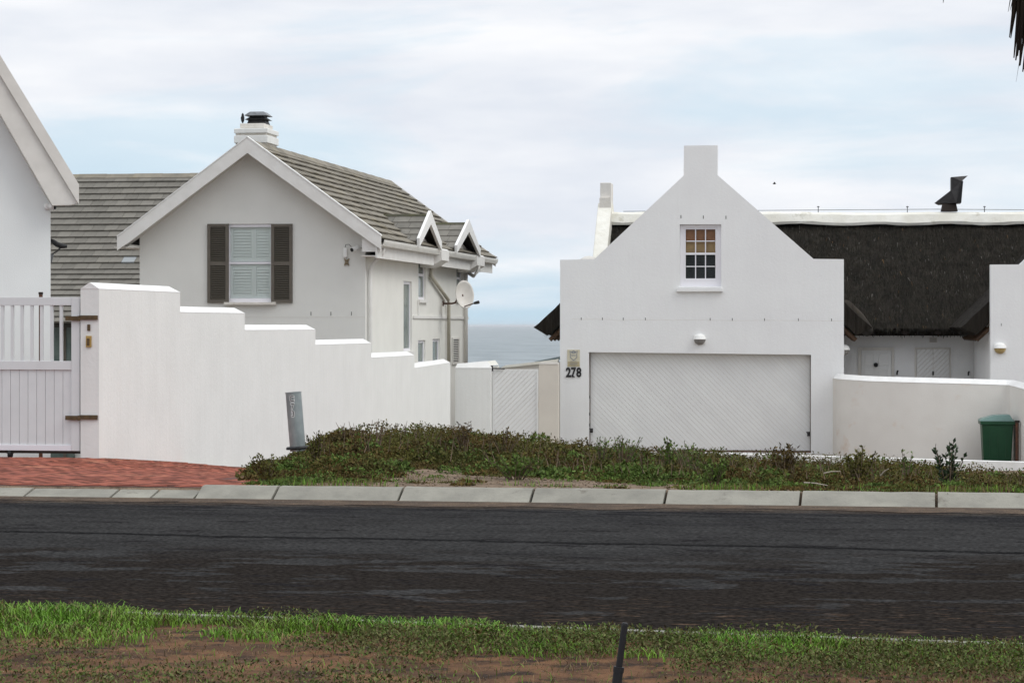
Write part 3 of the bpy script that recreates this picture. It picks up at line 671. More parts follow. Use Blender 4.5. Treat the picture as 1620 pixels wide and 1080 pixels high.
# louvred vent low on the side
y0, y1, z0, z1 = rect(714.5, 725, 534, 576)
vo = MB().prism([(y0, z0), (y1, z0), (y1, z1), (y0, z1)], .001, .035, holes=[[(y0 + .05, z0 + .04), (y1 - .05, z0 + .04), (y1 - .05, z1 - .04), (y0 + .05, z1 - .04)]], axis='x').build('wall_vent', 'trim_dull', mh)
MB().box(.002, .006, y0 + .051, y1 - .051, z0 + .041, z1 - .041).build('backing', 'black', vo)
k = 13
for c_ in range(2):
    ya_ = y0 + .055 + c_ * (y1 - y0 - .11) / 2; yb_ = ya_ + (y1 - y0 - .13) / 2
    for i in range(k):
        z = z0 + .05 + (z1 - z0 - .09) * i / k; MB().add([(.032, ya_, z), (.032, yb_, z), (.014, yb_, z + .012), (.014, ya_, z + .012)], [(0, 1, 2, 3)]).box(.028, .033, ya_, yb_, z - .006, z + .006).build('louvre', 'trim_dull', vo)
# bargeboards
def rake(pts, y0, y1, nm, m): return MB().prism(pts, y0, y1).build(nm, m, mh)
yb = -.42
A0, A1 = mp_(391, 217.5, yb), mp_(391, 242, yb)
Lo, Li = mp_(185, 375, yb), mp_(185, 396, yb); Ro, Ri = mp_(602.5, 373, yb), mp_(602.5, 394.5, yb)
Lk = mp_(205, 382.5, yb); Rk = mp_(583, 381, yb)
rake([A0, Lo, Li, (Lk[0], Lk[1] + .0), A1], yb, yb + .045, 'bargeboard', 'trim'); rake([A0, A1, (Rk[0], Rk[1] + .0), Ri, Ro], yb, yb + .045, 'bargeboard', 'trim')
# verge capping, its brightness put into a paler trim colour
for P, Q in ((Lo, A0), (A0, Ro)): MB().prism([(P[0], P[1] + .002), (Q[0], Q[1] + .002), (Q[0], Q[1] + .025), (P[0], P[1] + .025)], yb - .01, yb + .12).build('verge_cap', 'trim_bright', mh)
# soffits under the overhang
MB().prism([(A1[0], A1[1] + .08), (A1[0], A1[1] + .05), (Lk[0], Lk[1] + .035), (Li[0] + .01, Li[1] + .04), (Li[0] + .01, Li[1] + .07)], yb + .046, -.001).build('soffit', 'trim_dull', mh)
MB().prism([(A1[0], A1[1] + .08), (A1[0], A1[1] + .05), (Rk[0], Rk[1] + .035), (Ri[0] - .01, Ri[1] + .04), (Ri[0] - .01, Ri[1] + .07)], yb + .046, -.001).build('soffit', 'trim_dull', mh)
MB().box(xl - .42, xl - .002, yb + .05, LEN, zs - .0, zs + .02).build('soffit', 'trim_dull', mh)
MB().prism([(.0, zs - .02), (Ri[0] - .03, Ri[1] - .01), (Ri[0] - .03, Ri[1] + .08), (Rk[0], Rk[1] + .05), (.0, zs + .3)], -.20, -.17).build('eave_end', 'trim_dull', mh)
MB().box(.003, Ri[0] - .03, -.34, -.21, zs - .10, zs + .16).build('eave_end', 'trim', mh)
# roof decks
RY0, RY1 = yb + .047, sy(781, .35)
ridge = (A0[0], A0[1] - .06)
gR = (Ro[0] - .02, Ro[1] - .055); gL = (Lo[0] + .02, Lo[1] - .055)
deckR = MB().prism([(ridge[0], ridge[1] - .06), gR, (gR[0], gR[1] - .07), (ridge[0], ridge[1] - .14)], RY0, RY1).build('roof', 'tile_under', mh)
deckL = MB().prism([(ridge[0] - .001, ridge[1] - .06), gL, (gL[0], gL[1] - .07), (ridge[0] - .001, ridge[1] - .14)], RY0, RY1).build('roof', 'tile_under', mh)
def tiles(deck, p0, p1, yA, yB, ncourse, tw, m, sign, keep=None, wedge=.06, jit=.006):
    """courses of lapped flat tiles from eave p1 up to ridge p0 on a slope running along y; joined, they are too fine to pick apart"""
    mbt = MB(); dx, dz = p0[0] - p1[0], p0[1] - p1[1]; L_ = math.hypot(dx, dz); ux, uz = dx / L_, dz / L_; nx, nz = -uz * sign, ux * sign
    if nz < 0: nx, nz = -nx, -nz
    g = L_ / ncourse
    for c_ in range(ncourse):
        y = yA - (tw / 2 if c_ % 2 else 0)
        while y < yB:
            a, b = max(y + .003, yA), min(y + tw - .003, yB)
            if b - a > .03 and (keep is None or keep((c_ + .5) / ncourse, (a + b) / 2)):
                j = random.uniform(-jit, jit); s0 = g * c_ - .04 + random.uniform(-.004, .004); s1 = g * (c_ + 1) + .01
                t0, t1 = wedge + j, .012 + j
                P = []
                for (s_, t_) in ((s0, t0 - .028), (s0, t0), (s1, t1), (s1, t1 - .01)):
                    P.append((p1[0] + ux * s_ + nx * t_, p1[1] + uz * s_ + nz * t_))
                mbt.add([(p[0], a, p[1]) for p in P] + [(p[0], b, p[1]) for p in P], [(0, 1, 2, 3), (7, 6, 5, 4), (1, 0, 4, 5), (2, 1, 5, 6)])
            y += tw
    return mbt.build('roof_tiles', m, deck, kind='stuff')
NC = 13
Dm = [(sy(664.5, .55) + .30, sy(702, .55) - .30), (sy(724, .55) + .30, sy(763, .55) - .30)]     # dormer spans along the eave
tiles(deckR, (ridge[0], ridge[1] - .05), gR, RY0 + .0, RY1, NC, .33, 'tile', 1)
tiles(deckL, (ridge[0], ridge[1] - .05), gL, RY0, RY1, NC, .33, 'tile_grey', 1)
nr = 28
for i in range(nr):
    a = RY0 + (RY1 - RY0) * i / nr; b = RY0 + (RY1 - RY0) * (i + 1) / nr + .02
    MB().prism([(ridge[0] - .15, ridge[1] - .13), (ridge[0] - .15, ridge[1] - .09), (ridge[0], ridge[1] + .035), (ridge[0] + .15, ridge[1] - .09), (ridge[0] + .15, ridge[1] - .13), (ridge[0], ridge[1] - .0)], a, b).build('ridge_tile', 'tile', deckR, xf=Matrix.Translation((0, 0, .004 * (i % 2))))
# rear verge board
MB().prism([(A0[0], A0[1] - .02), (A0[0], A0[1] - .24), (Rk[0], Rk[1]), Ri, (Ro[0], Ro[1] - .02)], RY1 + .001, RY1 + .04).build('bargeboard', 'trim', mh)
# eave fascia and gutter in three runs, boxed returns below each dormer
xg = gR[0]
gy = [(RY0 + .0, sy(691, xg)), (sy(703, xg), sy(748, xg)), (sy(760, xg), RY1 - .02)]
zg = gR[1] - .02
for a, b in gy:
    MB().box(xg - .10, xg - .06, a, b, zg - .36, zg - .02).build('fascia', 'trim', mh)
    prof = [(xg - .055, zg + .0), (xg - .055, zg - .11), (xg - .02, zg - .13), (xg + .06, zg - .12), (xg + .085, zg - .05), (xg + .09, zg + .0), (xg + .078, zg - .002), (xg + .07, zg - .05), (xg + .045, zg - .105), (xg - .03, zg - .105), (xg - .04, zg)]
    MB().prism(prof, a, b).build('gutter', 'pvc', mh)
for py0, py1 in ((gy[0][1], gy[1][0]), (gy[1][1], gy[2][0])):
    a, b = py0, py1
    MB().prism([(0.001, zg - .40), (xg - .18, zg - .40), (xg + .11, zg - .24), (xg + .11, zg - .01), (0.001, zg + .30)], a + .002, b - .002).build('eave_box', 'trim', mh)
MB().box(.002, xg - .101, RY0, RY1 - .02, zg - .33, zg - .31).build('eave_soffit', 'trim_dull', mh)
# dormers: little A-framed gablets over the upper windows
for (y0, y1) in Dm:
    ym = (y0 + y1) / 2; hw = (y1 - y0) / 2 + .22; xf_ = xg + .10; zb_ = zg + .11; zt2 = zb_ + .56
    if ym > 9: zt2 = zb_ + .58
    m_ = (gR[1] - ridge[1]) / (gR[0] - ridge[0]); xr_ = gR[0] + (zt2 - gR[1]) / m_ - .1; xe_ = gR[0] + (zb_ - gR[1]) / m_
    dm = MB()
    for sg in (-1, 1):                      # two roof planes
        dm.add([(xf_ - .02, ym, zt2), (xr_, ym, zt2), (xe_ - .12, ym + sg * hw, zb_ - .02), (xf_ - .02, ym + sg * hw, zb_ - .02),
                (xf_ - .02, ym, zt2 - .05), (xr_, ym, zt2 - .05), (xe_ - .12, ym + sg * hw, zb_ - .07), (xf_ - .02, ym + sg * hw, zb_ - .07)],
               [(0, 1, 2, 3), (7, 6, 5, 4), (0, 3, 7, 4), (3, 2, 6, 7), (1, 0, 4, 5)])
    d_o = dm.build('dormer', 'tile_under', mh)
    for sg in (-1, 1):
        for c_ in range(4):
            f0, f1 = c_ / 4, (c_ + 1) / 4 + .05
            nt_ = 3
            xb0 = xr_ + (xe_ - .12 - xr_) * f0
            for t_ in range(nt_):
                xa_ = xb0 + (xf_ - .02 - xb0) * t_ / nt_ + .003; xb_ = xb0 + (xf_ - .02 - xb0) * (t_ + 1) / nt_ - .003
                Y = lambda f: ym + sg * hw * f
                Zf = lambda f: zt2 + (zb_ - .02 - zt2) * f
                P = [(xa_, Y(f0), Zf(f0) + .015), (xb_, Y(f0), Zf(f0) + .015), (xb_, Y(f1), Zf(f1) + .045), (xa_, Y(f1), Zf(f1) + .045), (xb_, Y(f1), Zf(f1) + .012), (xa_, Y(f1), Zf(f1) + .012)]
                fs = [(0, 1, 2, 3), (3, 2, 4, 5)]
                MB().add(P, fs).build('roof_tile', 'tile_grey', d_o)
    MB().box(xr_ + .1, xf_ - .02, ym - .07, ym + .07, zt2 + .0, zt2 + .05).build('ridge_tile', 'tile_moss', d_o)
    # A frame boards, proud of the tiles
    for sg in (-1, 1):
        bw_ = .15
        P = [(ym, zt2 + .12), (ym + sg * hw, zb_ + .04), (ym + sg * (hw - .02), zb_ - .14), (ym + sg * (hw - bw_ * .9), zb_ - .10), (ym, zt2 - bw_ * 1.15)]
        MB().prism(P, xf_ - .018, xf_ + .045, axis='x').build('bargeboard', 'trim_bright', d_o)
    MB().prism([(ym - hw + .2, zb_ - .02), (ym + hw - .2, zb_ - .02), (ym, zt2 - .3)], xf_ - .24, xf_ - .22, axis='x').build('gable_infill', 'trim_dull', d_o)
    MB().prism([(ym - hw + .3, zb_ - .05), (ym - hw + .42, zb_ - .05), (ym - .02, zt2 - .3), (ym - .14, zt2 - .3)], xf_ - .21, xf_ - .019, axis='x').build('cheek', 'trim_dull', d_o)
# chimney on the roof: banded stack with steel cowl
cy0, cy1 = 1.1, 1.95
def ch(p0, p1, t0, t1, grow=0, m='old_plaster', nm='chimney_band', par=None):
    a, b = MH.lx(p0, cy0 - grow), MH.lx(p1, cy0 - grow); z0, z1 = MH.z(t1, a, cy0 - grow), MH.z(t0, a, cy0 - grow)
    return MB().box(a, b, cy0 - grow, cy1 + grow, z0, z1).build(nm, m, par or deckR, bevel=.012)
stack = ch(374, 420, 203.5, 270, 0, 'wall_white', 'chimney')
stack = stack
zc_top = MH.z(195.5, MH.lx(390), cy0)
ch(379.5, 418, 195.5, 203.3, -.06, 'old_plaster')
ch(370, 423.5, 203.5, 211, .05, 'wall_white')
ch(372.5, 421.5, 211.1, 214.4, .02, 'old_plaster')
ch(370, 423.5, 214.5, 226.5, .05, 'wall_white')
ch(372.5, 421.5, 226.6, 229.5, .02, 'old_plaster')
ccx = MH.lx(409, 1.5); zz = lambda py: MH.z(py, ccx, 1.5); zt3 = zc_top + .002
cw = MB()
h_ = zz(177.5) - zt3
prof = [(.20, 0), (.165, h_ * .34), (.165, h_ * .42)]
def sq(mb_, cx, cy, layers, rot=R(45)):
    vs_ = []; fs = []
    for r_, z in layers:
        for k in range(4): t_ = rot + k * math.pi / 2; vs_.append((cx + r_ * 1.414 * math.cos(t_), cy + r_ * 1.414 * math.sin(t_), z))
    for i in range(len(layers) - 1):
        for k in range(4): a = i * 4 + k; b = i * 4 + (k + 1) % 4; fs.append((a, b, b + 4, a + 4))
    fs.append((3, 2, 1, 0)); n = (len(layers) - 1) * 4; fs.append((n, n + 1, n + 2, n + 3)); mb_.add(vs_, fs); return mb_
cowl = sq(MB(), ccx, 1.5, [(.20, zt3), (.165, zt3 + h_ * .40)]).build('cowl', 'metal_dark', deckR)
sq(MB(), ccx, 1.5, [(.21, zt3 + h_ * .38), (.235, zt3 + h_ * .36), (.16, zt3 + h_ * .55)]).build('cowl_vane', 'metal_dark', deckR)
sq(MB(), ccx, 1.5, [(.15, zt3 + h_ * .55), (.15, zt3 + h_ * .68)]).build('cowl_neck', 'black', deckR)
sq(MB(), ccx, 1.5, [(.235, zt3 + h_ * .66), (.24, zt3 + h_ * .69), (.15, zt3 + h_ * .98), (.13, zt3 + h_)]).build('cowl_cap', 'metal_light', deckR)
# bird sitting on the stack
def bird(name, label, fr, x, y, z, s_=1.0, perch=True):
    b = thing(name, label, 'bird', fr, x, y, z)
    if perch:
        MB().tube([(x, y, z + .02 * s_), (x, y, z + .06 * s_), (x, y - .01, z + .12 * s_), (x + .005, y - .015, z + .16 * s_), (x + .005, y - .02, z + .19 * s_), (x + .005, y - .02, z + .215 * s_)], [.008 * s_, .03 * s_, .038 * s_, .026 * s_, .022 * s_, .006 * s_], 10).build('body', 'ink', b, smooth=True)
        MB().tube([(x + .005, y - .035, z + .19 * s_), (x + .005, y - .065, z + .185 * s_)], [.007, .002], 5).build('beak', 'ink', b)
        for k in (-1, 1): MB().tube([(x + k * .012, y, z), (x + k * .01, y, z + .035 * s_)], .004, 4).build('leg', 'ink', b)
    else:
        MB().tube([(x - .04, y, z), (x - .01, y, z), (x + .025, y, z + .005), (x + .045, y, z)], [.004, .012, .011, .002], 8).build('body', 'ink', b, smooth=True)
        for k in (-1, 1): MB().add([(x - .02, y, z), (x + .04, y, z), (x + .01, y + k * .08, z + .03), (x - .02, y + k * .05, z + .02), (x, y, z - .006), (x, y + k * .1, z + .045)], [(0, 1, 2, 3), (4, 1, 5), (0, 4, 5, 3)]).build('wing', 'ink', b)
    return b
bird('perched_bird', 'small dark bird perched on the left end of the banded chimney', MH, MH.lx(382, cy0), cy0 + .1, zc_top, 1.05)
FB = Frame((1225 - 810) / F * 60, 60, 0.0)
bird('flying_bird', 'tiny dark bird flying in the sky right of the tall white gable', FB, 0, 0, ZC + (HY - 291) / F * 60, .5, False)

# window with plantation blinds and louvred shutters
wf = MB().prism([(wx0 + .003, wz0 + .003), (wx1 - .003, wz0 + .003), (wx1 - .003, wz1 - .003), (wx0 + .003, wz1 - .003)], .03, .12,
                holes=[[(wx0 + .055, wz0 + .08), (wx1 - .055, wz0 + .08), (wx1 - .055, wz1 - .06), (wx0 + .055, wz1 - .06)]]).build('window', 'frame_white', mh)
zmid = MH.z(416, wx0)
MB().box(wx0 + .056, wx1 - .056, .045, .10, zmid - .022, zmid + .022).build('meeting_rail', 'frame_white', wf)
MB().box(wx0 + .056, wx1 - .056, .075, .079, wz0 + .081, zmid - .023).build('pane', 'glass', wf)
MB().box(wx0 + .056, wx1 - .056, .085, .089, zmid + .023, wz1 - .061).build('pane', 'glass', wf)
MB().box(wx0 - .3, wx1 + .3, .40, .42, wz0 - .2, wz1 + .2).build('room_lining', 'blind_white', wf)
xm = wx0 + (wx1 - wx0) * .56
MB().box(MH.lx(356), MH.lx(437.5), -.10, .028, wz0 - .055, wz0 + .002).build('sill', 'old_plaster', wf, bevel=.006)
for (a, b) in ((wx0 + .057, xm - .001), (xm + .001, wx1 - .057)):
    for (z0, z1) in ((wz0 + .082, zmid - .03), (zmid + .03, wz1 - .062)):
        bf = MB().prism([(a, z0), (b, z0), (b, z1), (a, z1)], .10, .125, holes=[[(a + .05, z0 + .045), (b - .045, z0 + .045), (b - .045, z1 - .045), (a + .05, z1 - .045)]]).build('blind_frame', 'blind_white', wf)
        n = 10; h = (z1 - z0 - .09) / n
        s_ = MB()
        for i in range(n):
            z = z0 + .045 + h * i; s_.add([(a + .051, .100, z + .004), (b - .046, .100, z + .004), (b - .046, .128, z + h + .006), (a + .051, .128, z + h + .006), (a + .051, .104, z), (b - .046, .104, z), (b - .046, .132, z + h), (a + .051, .132, z + h)],
                                          [(0, 1, 2, 3), (7, 6, 5, 4), (0, 4, 5, 1), (2, 6, 7, 3)])
        s_.build('blind_slats', 'blind_white', wf, kind='stuff')
for (p0, p1) in ((327.5, 361), (428.5, 462)):
    a, zb1 = mp_(p0, 479, -.06); b, zt1 = mp_(p1, 354, -.06); zmm = MH.z(417, a, -.06); st = .062
    holes = [[(a + st, zb1 + .06), (b - st, zb1 + .06), (b - st, zmm - .035), (a + st, zmm - .035)], [(a + st, zmm + .035), (b - st, zmm + .035), (b - st, zt1 - .06), (a + st, zt1 - .06)]]
    sh = MB().prism([(a, zb1), (b, zb1), (b, zt1), (a, zt1)], -.045, -.003, holes=holes).build('shutter', 'shutter', mh)
    MB().box(a + st, b - st, -.008, -.004, zb1 + .06, zt1 - .06).build('backing', 'black', sh)
    for hh in holes:
        z0, z1 = hh[0][1], hh[2][1]; n = 19; h = (z1 - z0) / n
        for i in range(n):
            z = z0 + h * i
            MB().add([(a + st + .001, -.042, z + .002), (b - st - .001, -.042, z + .002), (b - st - .001, -.012, z + h * .95), (a + st + .001, -.012, z + h * .95), (a + st + .001, -.040, z + .012), (b - st - .001, -.040, z + .012)],
                     [(0, 1, 5, 4), (4, 5, 2, 3)]).build('slat', 'shutter_slat', sh)
# alarm box, camera and star ornament under the right eave
q = lambda px, py, y=-.05: (MH.lx(px, y), y, MH.z(py, MH.lx(px, y), y))
al = thing('alarm_sensor', 'slim white alarm sensor above the star ornament on the grey gable wall', 'sensor', MH, MH.lx(546), -.04, MH.z(405, 0))
a = q(543, 407); b = q(549, 392); MB().box(a[0], b[0], -.06, -.002, a[2], b[2]).build('casing', 'trim_bright', al, bevel=.012)
MB().tube([q(546, 391.5, -.02), q(547, 387, -.04), q(552, 386.5, -.05), q(556, 390.5, -.05)], .006, 6).build('cable', 'metal_dark', al)
MB().tube([q(546, 407.5, -.02), q(546.3, 411.5, -.02)], .014, 6).build('stem', 'trim_dull', al)
sc_ = thing('security_camera', 'white bullet security camera under the right eave of the grey gable', 'camera', MH, MH.lx(560), -.1, MH.z(394, 0))
MB().tube([q(557, 395.2, -.24), q(566, 392.3, -.10)], .048, 12).build('housing', 'trim_bright', sc_, smooth=False)
MB().tube([q(556.3, 395.6, -.252), q(556.9, 395.3, -.242)], .04, 12).build('lens', 'black', sc_)
MB().tube([q(565, 393, -.09), q(571, 392, -.002)], .02, 8).build('bracket', 'trim', sc_)
star = thing('star_ornament', 'small weathered brown cross-shaped ornament on the grey gable wall', 'ornament', MH, MH.lx(548.5), -.01, MH.z(414, 0))
cx0, cz0 = mp_(548.8, 414.5); pts = []
for i in range(8):
    t_ = math.pi / 4 + i * math.pi / 4; rr = .105 if i % 2 == 0 else .042; pts.append((cx0 + rr * math.cos(t_) * .72, cz0 + rr * math.sin(t_)))
MB().prism(pts, -.035, -.002).build('star', 'emblem', star)
MB().prism([(cx0 - .03, cz0 - .03), (cx0 + .03, cz0 - .03), (cx0, cz0 + .035)], -.05, -.0355).build('boss', 'emblem', star)
# downpipes
def dpipe(pts, m='pvc', r=.045): return MB().tube(pts, r, 8).build('downpipe', m, mh, smooth=True)
gzp = lambda y: zg - .13
dpipe([(xg - .03, .10, zg - .13), (xg - .05, .10, zg - .26), (.12, .15, zg - .46), (.06, .18, zg - .6), (.06, .18, zg - .9), (.06, .18, -2.2)], 'trim', .042)
def sp_(px, py, x=.07): y = sy(px, x); return (x, y, MH.z(py, x, y))
A = sp_(699, 412, .30); 
dpipe([(.40, sy(698, .40), MH.z(408, .40, sy(698, .4))), sp_(692, 418, .20), sp_(682.5, 424), sp_(681.5, 436), sp_(709, 474), sp_(710, 480), sp_(710, 578)], 'pipe_tan', .042)
dpipe([sp_(737, 430), sp_(737, 478), sp_(737, 600)], 'trim_dull', .05)
e1 = (.45, sy(757, .45), MH.z(420, .45, sy(757, .45)))
dpipe([e1, (.45, e1[1], e1[2] - .12), (.34, e1[1] - .1, e1[2] - .26), sp_(740, 431)], 'trim', .045)
MB().tube([sp_(662, 474, .03), sp_(662, 500, .03)], .018, 6).build('conduit', 'trim', mh)
MB().tube([sp_(699, 478, .03), sp_(699, 502, .03)], .014, 6).build('conduit', 'trim_dull', mh)
# satellite dish on an arm off the side wall
sdh = thing('satellite_dish', 'white oval satellite dish on a bent arm off the side of the grey house', 'satellite dish', MH, 0, sy(699), MH.z(480, 0, 9))
pA = Vector(sp_(699, 480, .0)); yD = pA[1]
def pf(px, py, y): x = MH.lx(px, y); return Vector((x, y, MH.z(py, x, y)))
dc = pf(733, 467, yD - .25)
MB().tube([pA, pf(715, 480, yD - .1), pf(720, 479, yD - .15), pf(722.5, 475, yD - .2), pf(723, 470, yD - .2)], .022, 8).build('mount_arm', 'rust', sdh, smooth=True)
MB().tube([pf(701, 476, yD + .02), pf(701, 484, yD + .02)], .02, 6).build('wall_plate', 'rust', sdh)
dv = Vector((.93, -.32, .18)).normalized(); prof = []
rad = .335
dm = MB(); 
for r_ in np.linspace(0, 1, 8): prof.append((max(r_, .001) * rad, .10 * r_ * r_))
prof2 = prof + [(r_, z - .012) for r_, z in prof[::-1]]
dm.lathe(prof2, 0, 0, 28)
M = Matrix.Translation(dc) @ Vector((.50, -.84, .18)).normalized().to_track_quat('Z', 'Y').to_matrix().to_4x4() @ Matrix.Diagonal((.68, 1.0, 1, 1))
dish = dm.build('dish', 'dish', sdh, smooth=True, xf=M)
MB().tube([pf(723, 470, yD - .2), dc], .03, 8).build('bracket', 'rust', sdh)
MB().tube([pf(731, 486, yD - .3), pf(752, 479, yD - .6)], .014, 6).build('feed_arm', 'rust', sdh)
MB().tube([pf(750.5, 479.5, yD - .58), pf(757, 478, yD - .66)], [.03, .04], 10).build('feed_horn', 'metal_dark', sdh)
# low wing behind, ridge parallel to the street: every tile you can pick out is its own
rY, rZ = 8.5, MH.z(277, -6.5, 8.5); bY = 5.3; bZ = MH.z(425, -6, 5.3); eY = 3.0; eZ = MH.z(509, -6, 3.0)
xE = ridge[0] + .0; xW = xl - 7.5
wing = MB()
wing.prism([(rY, rZ - .02), (bY, bZ - .02), (eY, eZ - .02), (eY, eZ - .12), (bY, bZ - .14), (rY, rZ - .16)], xW, xl - .02, axis='x')
wing.prism([(rY, rZ - .02), (bY, bZ - .02), (bY, bZ - .14), (rY, rZ - .16)], xl - .019, xE - .3, axis='x')
wing.prism([(rY + .001, rZ - .02), (rY + 4.5, rZ - 3.3), (rY + 4.5, rZ - 3.4), (rY + .001, rZ - .16)], xW, xl - .02, axis='x')
wdeck = wing.build('wing_roof', 'tile_under', mh)
ox, oy, oz = ROOTZ[mh.name]
tw = .30; TM = {}
def tile_mesh(g, m):
    if (round(g, 4), m) in TM: return TM[(round(g, 4), m)]
    t = MB(); h = tw / 2 - .003; s0, s1 = -.035, g + .012
    # local: x across, y up the slope, z normal
    t.add([(-h, s0, .012), (h, s0, .012), (h, s0, .054), (-h, s0, .054), (-h, s1, .010), (h, s1, .010), (-h, s1, 0), (h, s1, 0)],
          [(0, 1, 2, 3), (3, 2, 5, 4), (0, 3, 4, 6), (2, 1, 7, 5)])
    me = bpy.data.meshes.new('roof_tile'); me.from_pydata(t.v, [], t.f); me.materials.append(MATS[m]); TM[(round(g, 4), m)] = me; return me
cnt = 0; restt = MB()
for (ya_, za_, yb_, zb_, n) in ((eY, eZ, bY, bZ, 10), (bY, bZ, rY, rZ, 15)):
    L_ = math.hypot(yb_ - ya_, zb_ - za_); g = L_ / n; ang = math.atan2(zb_ - za_, yb_ - ya_)
    for c_ in range(n):
        f = c_ / n; y = ya_ + (yb_ - ya_) * f; z = za_ + (zb_ - za_) * f - .018
        x = xW + (tw / 2 if c_ % 2 else 0)
        while x < (xl if zb_ < bZ + .01 else xE - .2):
            X, D = MH.w(x, y); px = 810 + F * X / D; py = HY - F * (z - ZC) / D
            # visible between the white house, the boundary wall and the gable
            lim = 221 if py > 396 else 185 + (396 - py) * 205 / 158 + 14
            vis = 70 < px < lim + 10 and py < 475
            m = 'tile_pale' if (197 < px < 215 and 411 < py < 421) else 'tile_grey'
            if vis and cnt < 298:
                o = bpy.data.objects.new('roof_tile', tile_mesh(g, m)); C.objects.link(o); o.parent = wdeck
                o.location = (x - ox, y - oy + random.uniform(-.004, .004), z - oz); o.rotation_euler = (ang, random.uniform(-.008, .008), random.uniform(-.006, .006)); cnt += 1
                if m == 'tile_pale': o['label'] = 'pale replacement roof tile'
            else:
                me = tile_mesh(g, m); M = Matrix.Translation((x, y, z)) @ Matrix.Rotation(ang, 4, 'X'); restt.add([M @ v.co for v in me.vertices], [tuple(p.vertices) for p in me.polygons])
            x += tw
restt.build('roof_tiles', 'tile_grey', wdeck, kind='stuff')
for i in range(14):
    a = xW + (xE - .3 - xW) * i / 14; b = xW + (xE - .3 - xW) * (i + 1) / 14 + .01
    MB().prism([(rY - .14, rZ - .10), (rY - .14, rZ - .06), (rY, rZ + .04), (rY + .14, rZ - .06), (rY + .14, rZ - .10), (rY, rZ)], a, b, axis='x').build('ridge_tile', 'tile', wdeck, xf=Matrix.Translation((0, 0, .005 * (i % 2))))
MB().box(xW, xl - .02, 3.5, 3.7, -2.4, eZ - .0).box(xW, xW + .2, 3.71, 12, -2.4, eZ).build('wing_wall', 'house_front', mh)
gx0, gx1 = MH.lx(60, 3.48), MH.lx(118, 3.48)
gd = MB().box(gx0, gx1, 3.44, 3.495, -2.2, MH.z(512, -6, 3.48)).build('garden_door', 'glass_green', mh)
MB().box((gx0 + gx1) / 2 + .18, (gx0 + gx1) / 2 + .24, 3.42, 3.439, -2.2, MH.z(512, -6, 3.48)).build('mullion', 'shutter', gd)

# ------------------------------------------------------------------ small yard wall, footgate and pillar between the houses
YW = Frame((719.5 - 810) / F * 54.1, 54.1, .12)
yz = lambda py, x=0, y=0: YW.z(py, x, y)
yw = thing('yard_wall', 'short white wall with sloped coping between the stepped wall and footgate', 'wall', YW, 0, 0, -1.6)
xA, xB = 0.01, YW.lx(776.5)
MB().box(xA, xB, 0, .35, -2.4, yz(582)).build('wall', 'wall_white', yw)
za, zr = yz(582) + .002, yz(573)
MB().add([(xA, -.01, za), (xB + .01, -.01, za), (xB + .01, .36, za), (xA, .36, za), (xA + .02, .17, za + .09), (xB - .10, .17, zr + .03)],
         [(0, 1, 5, 4), (1, 2, 5), (2, 3, 4, 5), (3, 0, 4), (0, 3, 2, 1)]).build('coping', 'coping', yw)
MB().box(YW.lx(757, .7), YW.lx(789, .7), .5, .8, -2.4, yz(579, 0, .5)).add([(YW.lx(740, .5), .49, yz(580, 0, .5)), (YW.lx(789, .5), .49, yz(577, 0, .5)), (YW.lx(789, .8), .81, yz(577, 0, .8)), (YW.lx(740, .8), .81, yz(580, 0, .8)), (YW.lx(760, .6), .65, yz(572.5, 0, .6)), (YW.lx(783, .6), .65, yz(569.5, 0, .6))],
         [(0, 1, 5, 4), (1, 2, 5), (2, 3, 4, 5), (3, 0, 4)]).build('return_wall', 'ridge_mortar', yw)
fg = thing('footgate', 'narrow white footgate of diagonal boards left of the garage', 'gate', YW, YW.lx(815, .2), .2, -1.6)
a, b = YW.lx(779, .18), YW.lx(851, .18); zt4, zb4 = yz(583.5, 0, .18), -1.95
def diag_boards(parent, x0, x1, z0, z1, y0, y1, pitch, up, m, gap=.008, nm='board', z1b=None):
    """boards at 45 degrees clipped to the rectangle, each a part"""
    from itertools import count
    def clip(poly, n, d):
        out_ = []
        for i in range(len(poly)):
            p, q_ = poly[i], poly[(i + 1) % len(poly)]; dp = p[0] * n[0] + p[1] * n[1] - d; dq = q_[0] * n[0] + q_[1] * n[1] - d
            if dp >= 0: out_.append(p)
            if dp * dq < 0: t_ = dp / (dp - dq); out_.append((p[0] + (q_[0] - p[0]) * t_, p[1] + (q_[1] - p[1]) * t_))
        return out_
    s2 = math.sqrt(.5); n = (s2, -s2) if up else (s2, s2)
    c_ = [p[0] * n[0] + p[1] * n[1] for p in ((x0, z0), (x1, z0), (x1, z1), (x0, z1))]; d = min(c_) + .001
    while d < max(c_):
        poly = [(x0, z0), (x1, z0), (x1, z1 if z1b is None else z1b), (x0, z1)]
        poly = clip(poly, n, d + gap / 2)
        if poly: poly = clip(poly, (-n[0], -n[1]), -(d + pitch - gap / 2))
        if len(poly) > 2:
            ar = abs(sum(poly[i][0] * poly[(i + 1) % len(poly)][1] - poly[(i + 1) % len(poly)][0] * poly[i][1] for i in range(len(poly)))) / 2
            if ar > .0004: MB().prism(poly, y0 + random.uniform(0, .003), y1).build(nm, m, parent)
        d += pitch
MB().box(a, b, .215, .225, zb4, zt4).build('backing_sheet', 'trim_dull', fg)
diag_boards(fg, a + .03, b - .03, zb4, zt4 - .01, .202, .2145, .078, True, 'door_white', gap=.010)
MB().box(a, a + .028, .18, .214, zb4, zt4).build('stile', 'door_white', fg); MB().box(b - .028, b, .18, .214, zb4, zt4).build('stile', 'door_white', fg)
MB().tube([(a - .01, .16, yz(578)), (a - .01, .16, yz(587))], .028, 8).tube([(a, .15, yz(582.5)), (a + .27, .17, yz(583))], .016, 6).build('hinge', 'metal_dark', fg)
